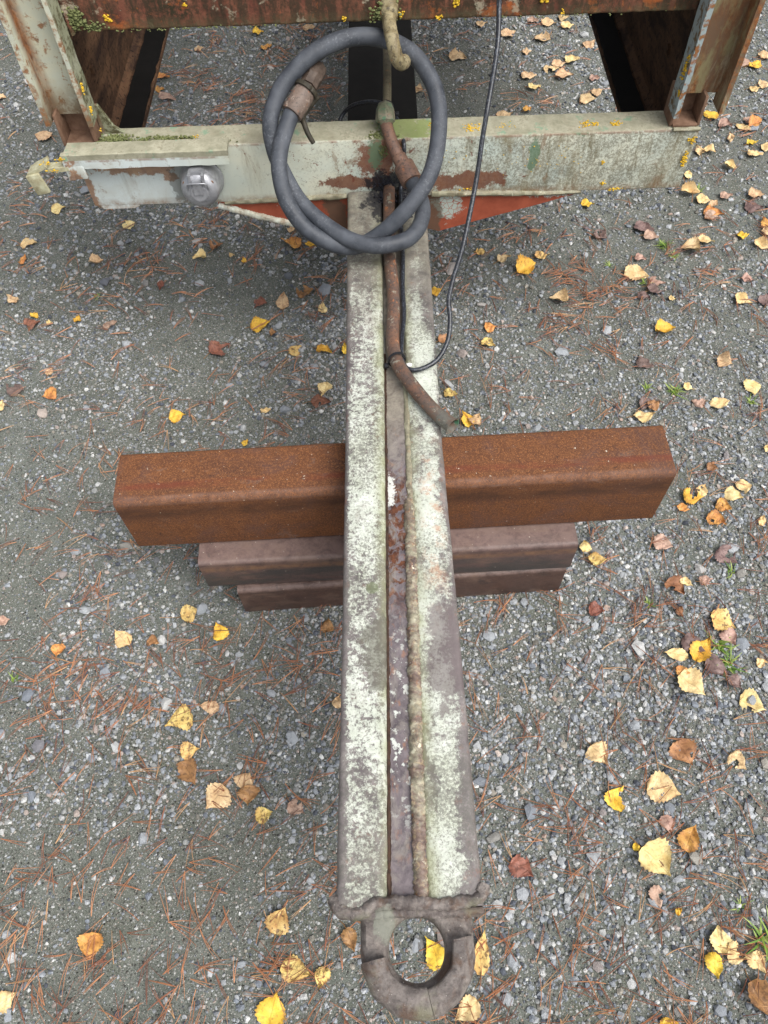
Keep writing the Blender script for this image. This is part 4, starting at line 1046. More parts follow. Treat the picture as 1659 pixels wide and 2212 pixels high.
# ------------------------------------------------------------------ the three steel tubes under the drawbar
def steel_tube(bl, br, z0, h, w, mat, label, seed, slant=0.0):
    a, b = at_z(*bl, z0), at_z(*br, z0)
    L = (b - a).length; ang = math.atan2(b.y - a.y, b.x - a.x)
    bm = bmesh.new(); n = 60
    outp = round_rect(0, w, 0, h, .009, 5); inp = round_rect(.006, w - .006, .006, h - .006, .004, 5)
    def rings(prof, jit, sd):
        R = []
        for i in range(n + 1):
            x = -L / 2 + L * i / n; r = []
            for (u, v) in prof:
                p = Vector((x, u, v)); q = p * 40 + Vector((sd, 0, 0))
                r.append(bm.verts.new(p + Vector((0, mnoise.noise(q), mnoise.noise(q + Vector((4, 4, 0))))) * jit))
            R.append(r)
        for i in range(n):
            for k in range(len(prof)): bm.faces.new((R[i][k], R[i][(k + 1) % len(prof)], R[i + 1][(k + 1) % len(prof)], R[i + 1][k]))
        return R
    A, B = rings(outp, .0005, seed), rings(inp, 0, seed)
    m = len(outp)
    for e in (0, n):
        for k in range(m): bm.faces.new((A[e][k], A[e][(k + 1) % m], B[e][(k + 1) % m], B[e][k]))
    bmesh.ops.recalc_face_normals(bm, faces=bm.faces)
    o = mesh_obj('steel_tube', bm, mat, None, 40)
    o.location = ((a.x + b.x) / 2, (a.y + b.y) / 2, z0); o.rotation_euler = (0, 0, ang)
    return tag(o, label, 'steel tube', 'steel tubes stacked under the drawbar')
steel_tube((532.5, 1325), (1204.5, 1277.5), .000, .1020, .100, M_TUBE[2], 'dark brown square steel tube lying on the gravel, lowest of the stack', 3)
steel_tube((452.5, 1270), (1229.0, 1229.0), .1022, .0976, .100, M_TUBE[1], 'purple brown square steel tube in the middle of the stack', 9)
steel_tube((302.5, 1184), (1407.0, 1122.6), .2000, .1550, .105, M_TUBE[0], 'long orange brown rusty steel tube on top of the stack, carrying the drawbar', 17)

# ------------------------------------------------------------------ coiled hydraulic hose hanging from the hook
def hose_pt(zx, zy, off=0.0):
    px, py = (600 + zx / 2.074) / 1.2345, (zy / 2.074) / 1.2345
    v = ray(px, py); t = (1.137 + 1.037 * (CAM_H - .47) + off) / (v[1] - 1.037 * v[2])
    return Vector((v[0] * t, v[1] * t, CAM_H + v[2] * t))
HOSE = empty('hydraulic_hose', hose_pt(800, 1340), 'thick grey black rubber hose coiled in a loop and hung on the frame hook', 'hose')
HR = .0147
ctrl = [(.0428, 1.3220, .5130)]
ctrl = [Vector(ctrl[0])] + [hose_pt(*q) for q in [(1072, 1080, .105), (1094, 1150, .065), (1086, 1222, .036), (1050, 1288, .016), (985, 1334, .002), (850, 1360, -.012), (700, 1330, -.004), (550, 1240, .008), (422, 1122, .016), (335, 980, .026), (275, 840, .024), (250, 690, .006), (278, 560, .004), (340, 445, .004), (470, 310, .004), (620, 228, .008), (760, 202, .014), (900, 222, .022), (1040, 300, .014), (1140, 440, .006), (1182, 590, 0), (1178, 780, -.004), (1140, 950, -.012), (1060, 1090, -.014), (950, 1215, -.004), (850, 1300, .020), (730, 1362, .024), (600, 1350, .012), (450, 1265, 0), (345, 1120, -.012), (302, 960, -.020), (305, 830, -.014), (338, 710, -.004), (372, 620, 0)]]
bm = bmesh.new(); tube(bm, resample(spline(ctrl, 10), .007), HR, 20)
part('hose', bm, M_RUBBER, HOSE, 180)
d1 = (ctrl[-1] - ctrl[-2]).normalized()
f0, f1 = hose_pt(368, 628, 0), hose_pt(445, 505, .012)
bm = bmesh.new(); P = [f0 + (f1 - f0) * t for t in (-.02, 0, .04, .96, 1.0, 1.02)]; tube(bm, P, [.0155, .0190, .0198, .0195, .0188, .0140], 22); part('ferrule', bm, M_FERR, HOSE, 40)
g1 = hose_pt(478, 440, .030); g2 = hose_pt(512, 372, .055)
bm = bmesh.new(); P = [f1, f1 + (g1 - f1) * .3, f1 + (g1 - f1) * .32, g1, g1 + (g2 - g1) * .05, g1 + (g2 - g1) * .9, g2]; tube(bm, P, [.0140, .0140, .0170, .0170, .0190, .0190, .015], 8); part('coupling', bm, M_COUP, HOSE, 30)
e0 = Vector((.0405, 1.3250, .5162)); e1 = Vector(ctrl[0]) + (ctrl[1] - ctrl[0]) * .52
bm = bmesh.new(); P = [e0, e0 + (e1 - e0) * .03, e0 + (e1 - e0) * .95, e1, e0 + (e1 - e0) * .97]; tube(bm, P, [.0150, .0202, .0206, .0200, .0176], 22); part('ferrule', bm, M_ELBOW, HOSE, 40)
def ring_path(c, ax, r, n=28, a0=0, a1=360, sq=1.0):
    ax = Vector(ax).normalized(); u = ax.orthogonal().normalized(); w = ax.cross(u)
    return [c + u * r * math.cos(math.radians(a0 + (a1 - a0) * k / n)) + w * r * sq * math.sin(math.radians(a0 + (a1 - a0) * k / n)) for k in range(n + 1)]
bm = bmesh.new(); cc = f1 + (f1 - f0) * .05
for dd in (-.0022, .0, .0022): tube(bm, ring_path(cc + (f1 - f0).normalized() * dd, f1 - f0, .0212), .0022, 8)
tube(bm, spline([cc + Vector((.020, -.004, -.008)), hose_pt(432, 640, .035), hose_pt(440, 690, .03), hose_pt(462, 745, .035), hose_pt(490, 792, .045)], 8), [.0058 - .00005 * i for i in range(33)], 8)
part('tie_strap', bm, M_OLIVE, HOSE, 180)

# ------------------------------------------------------------------ loose bent pipe lying in the groove of the drawbar
pp = [at_z(840.4, 398.7, .434), at_z(840.4, 461, .433), at_z(842.5, 559.5, .432), at_z(849, 625, .432), at_z(850, 680, .432), at_z(848, 723.5, .432), at_z(852, 765, .434), at_z(862, 792, .440), at_z(879, 818, .443), at_z(918, 867, .4445), at_z(950, 899, .4455), at_z(978, 921, .4465)]
P = resample(spline(pp, 8), .008); n = len(P)
bm = bmesh.new()
rad = [.0120] * n; rad[-1] = .0145; rad[-2] = .0124
tube(bm, P, rad, 20, False, lambda i, k: .03 * mnoise.noise(Vector((i * .3, k * .5, 8))))
Pi = [P[-1] + (P[-1] - P[-2]) * .0, P[-2], P[-3], P[-4], P[-6], P[-9]]
tube(bm, Pi, [.0132, .0104, .0103, .0102, .0102, .0102], 20, False)
bm.verts.ensure_lookup_table(); lip_o = bm.verts[(n - 1) * 20:(n - 1) * 20 + 20]; lip_i = bm.verts[n * 20:n * 20 + 20]
for k in range(20):
    best = sorted(lip_i, key=lambda v: (v.co - lip_o[k].co).length)[0]; nxt = sorted(lip_i, key=lambda v: (v.co - lip_o[(k + 1) % 20].co).length)[0]
    if best is not nxt: bm.faces.new((lip_o[k], lip_o[(k + 1) % 20], nxt, best))
bmesh.ops.recalc_face_normals(bm, faces=bm.faces)
o = mesh_obj('bent_pipe', bm, M_PIPE, None, 60)
tag(o, 'rusty bent steel pipe with an open flared end lying along the drawbar groove', 'pipe')

# ------------------------------------------------------------------ black cable
def mixpt(px, py, k, v): return at_z(px, py, v) if k == 'z' else at_y(px, py, v)
cab = [mixpt(*q) for q in [(733, 285, 'y', 1.52), (734, 262, 'y', 1.53), (744, 242, 'y', 1.54), (762, 228, 'y', 1.53), (790, 220.5, 'y', 1.51), (820, 222, 'y', 1.485), (844, 238, 'y', 1.462), (856, 255, 'y', 1.445), (866, 277, 'y', 1.41), (871, 300, 'y', 1.375), (873, 320, 'y', 1.358), (872, 360, 'y', 1.352), (866, 400, 'z', .440), (865.5, 440, 'z', .434), (865.5, 471, 'z', .4335), (870.5, 549, 'z', .4345), (869.7, 621, 'z', .4345), (872.8, 674, 'z', .4345), (869, 723, 'z', .4345), (867, 765, 'z', .435), (873, 788, 'z', .436), (886, 799, 'z', .4365), (911, 796.5, 'z', .4375), (944.6, 777, 'z', .442), (967, 736, 'z', .455), (972, 689, 'z', .475), (969, 650, 'z', .495), (979.5, 600, 'z', .520), (1000, 531, 'z', .555), (1027, 400, 'z', .620), (1042, 300, 'z', .675), (1054.5, 225, 'z', .715), (1074.5, 100, 'z', .765), (1078, 5, 'z', .81), (1077, -60, 'z', .845)]]
_e = cab[-1]; cab += [Vector((_e.x + .002, 1.425, .8655)), Vector((_e.x + .004, 1.462, .8665)), Vector((_e.x + .008, 1.50, .846)), Vector((_e.x + .02, 1.57, .8425)), Vector((_e.x + .03, 1.72, .8425))]
bm = bmesh.new(); tube(bm, resample(spline(cab, 8), .006), .0041, 12)
o = mesh_obj('black_cable', bm, M_CABLE, None, 180); recenter(o)
tag(o, 'thin black cable hanging from the upper beam and looping over the drawbar', 'cable')
def cable_tie(c, ax, r, head, label, group='nylon cable ties on the pipes'):
    bm = bmesh.new()
    axn = Vector(ax).normalized()
    for dd in (-.0012, .0012): tube(bm, ring_path(c + axn * dd, ax, r), .0013, 6)
    b2 = head; box(bm, b2.x - .0035, b2.x + .0035, b2.y - .004, b2.y + .004, b2.z - .003, b2.z + .003, .0008)
    o = mesh_obj('cable_tie', bm, M_TIE, None, 60); recenter(o)
    return tag(o, label, 'cable tie', group)
c0 = at_z(857, 777, .437); cable_tie(c0, at_z(879, 818, .443) - at_z(849, 740, .432), .0150, at_z(835, 790, .430), 'black cable tie binding the thin cable to the bent pipe on the drawbar')
c1 = Vector((.0105, 1.442, .562)); cable_tie(c1, (0, 1, .02), .0135, at_y(858, 246, 1.448), 'black cable tie around the olive pipe behind the green collar')

# bird dropping and a chip of paint on the drawbar
bm = bmesh.new(); bmesh.ops.create_icosphere(bm, subdivisions=2, radius=1)
q = at_z(883.5, 788, .4325)
for v in bm.verts: v.co = Vector((v.co.x * .0058, v.co.y * .0045, v.co.z * .0022)) * (1 + .25 * mnoise.noise(v.co * 2))
o = mesh_obj('paint_chip', bm, mat_simple('white_flake', lin(232, 232, 226, .85), lin(244, 244, 240, .85)), None, 60); o.location = q
tag(o, 'small white chip lying beside the cable tie on the drawbar', 'paint chip')

# ------------------------------------------------------------------ grass tufts
ZO = {'A': (0, 500, 3.24), 'B': (512, 600, 3.24), 'C': (1024, 600, 3.24), 'D': (1536, 240, 3.24), 'E': (1536, 800, 3.24), 'F': (1536, 1400, 1.859), 'G': (0, 1500, 1.859), 'H': (440, 1550, 1.8308),
      'I': (0, 2000, 1.8433), 'J': (1250, 2000, 2.079), 'K': (0, 1000, 1.62), 'L': (1024, 1000, 1.62), 'M': (0, 0, 1.62), 'N': (1024, 0, 1.62), 'O': (800, 2200, 2.765)}
def grid(z, x, y):
    a, b, s = ZO[z]; return ((a + x / s) / 1.2345, (b + y / s) / 1.2345)
def tuft(z, x, y, size, n, label, seed):
    R2 = np.random.default_rng(seed); p = at_z(*grid(z, x, y), 0); V, T, C = [], [], []
    for _ in range(n):
        th = R2.uniform(0, 6.28); L = size * R2.uniform(.5, 1.2); lean = R2.uniform(.5, 1.3); w = size * .045 + .0006
        d = np.array([math.cos(th), math.sin(th)]); q = np.array([-d[1], d[0]]); b = len(V); col = np.array(lin(*((132, 158, 62), (164, 178, 92), (98, 132, 48))[R2.integers(0, 3)], .8)[:3])
        r0 = R2.normal(0, size * .18, 2)
        for i in range(5):
            s = i / 4; c = r0 + d * L * (s * math.sin(lean) + .15 * s * s); zz = L * s * math.cos(lean) * (1 - .35 * s) + .001; ww = w * (1 - s * .9)
            V.append((c[0] + q[0] * ww, c[1] + q[1] * ww, zz)); V.append((c[0] - q[0] * ww, c[1] - q[1] * ww, zz)); C += [col * (.75 + .35 * s)] * 2
            if i: k = b + 2 * i; T += [(k - 2, k - 1, k + 1), (k - 2, k + 1, k)]
    o = bpy.data.objects.new('grass_tuft', np_mesh('grass_tuft', np.array(V), np.array(T), M_GRASS, np.array(C))); link(o)
    o.location = (p.x, p.y, float(ground_h(p.x, p.y)))
    tag(o, label, 'grass', 'grass tufts in the gravel')
for i, a in enumerate([('D', 755, 1335, .030, 26, 'bright green grass tuft beside two purple brown leaves, right of the hanging cable'), ('D', 845, 1440, .024, 18, 'smaller green tuft just below the bright one, near the tan curled leaf'), ('E', 855, 790, .030, 24, 'long bladed grass tuft just behind the far end of the top tube'), ('E', 600, 770, .022, 12, 'sparse pale grass tuft behind the top tube, above the brown leaf pair'),
                       ('F', 705, 610, .030, 24, 'grass tuft under the pink brown leaf at the right side of the yard'), ('F', 750, 700, .032, 28, 'thick grass tuft beside the long purple brown leaf'), ('J', 1640, 1050, .040, 26, 'tall green tuft at the right edge beside the pale leaf cluster'), ('D', 1055, 865, .024, 18, 'grass tuft below the right end of the cross beam'), ('D', 285, 1510, .018, 12, 'thin grass sprig left of the big pale leaf behind the stack'),
                       ('D', 590, 1665, .020, 16, 'grass sprig at the near edge of the big pale leaf'), ('F', 770, 232, .022, 12, 'small grass sprig beside the grey brown leaf, right of the tube stack'), ('F', 355, 395, .020, 12, 'broad leaved green sprig between stones right of the lowest tube'), ('G', 75, 580, .022, 5, 'few single grass blades at the left edge of the yard'), ('E', 1530, 890, .024, 12, 'grass sprig under the pale leaf at the right edge'), ('A', 835, 940, .014, 16, 'mossy green sprig in the gravel below the socket'), ('J', 1500, 870, .022, 9, 'thin green sprig above the pale leaf cluster at the lower right')]):
    tuft(*a, 70 + i)

# ------------------------------------------------------------------ fallen birch leaves, each one a thing
def leaf_mesh(L, W, rs, curl, fold, bites, stalk):
    """Rhombic-ovate birch leaf, base at -L/2, tip at +L/2 along x, toothed margin, curled; u across, v along."""
    V, UV, F = [], [], []
    n, m = 17, 3
    pk = rs.uniform(.30, .42); tipw = rs.uniform(.85, 1.25); asym = rs.uniform(.9, 1.1)
    bend = rs.normal(0, .12) * W; ph = rs.uniform(0, 6.28, 3)
    def half(t):
        if t <= 0: return .04
        return (math.sin(math.pi / 2 * t / pk) ** .75 if t < pk else max(0.0, math.cos(math.pi / 2 * (t - pk) / (1 - pk))) ** tipw) * .5
    rows = []
    for i in range(n + 1):
        t = i / n; h = half(t) * W
        tooth = 1 + (.085 if i % 2 else -.06) * (0 < i < n); h = max(h * tooth, .0006)
        cx = -L / 2 + t * L; cyv = bend * (t - .5) ** 2 * 4
        row = []
        for k in range(-m, m + 1):
            f = k / m; w = h * (asym if k > 0 else 1)
            x = cx - abs(f) ** 1.5 * (.06 * L if i % 2 else .045 * L) * (0 < i < n); y = cyv + f * w
            z = curl * (abs(f) ** 1.6) * h * 1.1 + fold * max(0, f) * h * 1.3 + .0022 * math.sin(ph[0] + t * 7 + f * 2) + .0018 * math.sin(ph[1] + t * 13 - f * 5) + curl * .35 * L * (t - .45) ** 2 - .0012 * (1 - min(1, abs(f) * 4)) 
            row.append(len(V)); V.append((x, y, z)); UV.append((f * .5 + .5, t))
        rows.append(row)
    bc = [(rs.uniform(.25, .95), rs.choice([-1, 1]) * rs.uniform(.35, 1.0), rs.uniform(.09, .2)) for _ in range(bites)]
    for i in range(n):
        for k in range(2 * m):
            t, f = (i + .5) / n, (k + .5) / m - 1
            if any((t - a) ** 2 + ((f - b) * .38) ** 2 < r * r for a, b, r in bc): continue
            F.append((rows[i][k], rows[i + 1][k], rows[i + 1][k + 1], rows[i][k + 1]))
    V = np.array(V); V[:, 2] -= V[:, 2].min()
    nv = len(V); mi = [0] * len(F)
    if stalk > 0:      # three-sided stalk
        V = [tuple(v) for v in V]; P = []
        y0, z0 = V[rows[0][m]][1], V[rows[0][m]][2]; sb = rs.normal(0, .3)
        for i in range(4):
            s = i / 3; c = (-L / 2 - stalk * s, y0 + sb * stalk * s * s, z0 * (1 - .8 * s) + .0012); r = .0006 + .0002 * s
            P.append(len(V)); V += [(c[0], c[1] + r, c[2]), (c[0], c[1] - r, c[2]), (c[0], c[1], c[2] + r * 1.5)]; UV += [(.5, .5)] * 3
        for a, b in zip(P, P[1:]):
            for k in range(3): F.append((a + k, a + (k + 1) % 3, b + (k + 1) % 3, b + k)); mi.append(1)
    me = bpy.data.meshes.new('fallen_leaf'); me.from_pydata([tuple(v) for v in V], [], F); me.update()
    uv = me.uv_layers.new(name='UVMap')
    idx = np.empty(len(me.loops), dtype=np.int32); me.loops.foreach_get('vertex_index', idx)
    uv.data.foreach_set('uv', np.array(UV, dtype=np.float32)[idx].ravel())
    me.polygons.foreach_set('use_smooth', [True] * len(me.polygons)); me.polygons.foreach_set('material_index', mi)
    return me
WORD = {'Y': 'bright yellow', 'P': 'pale yellow', 'O': 'orange', 'T': 'tan', 'K': 'pinkish brown', 'B': 'brown', 'R': 'reddish brown', 'V': 'dark purple brown', 'S': 'spotted yellow'}
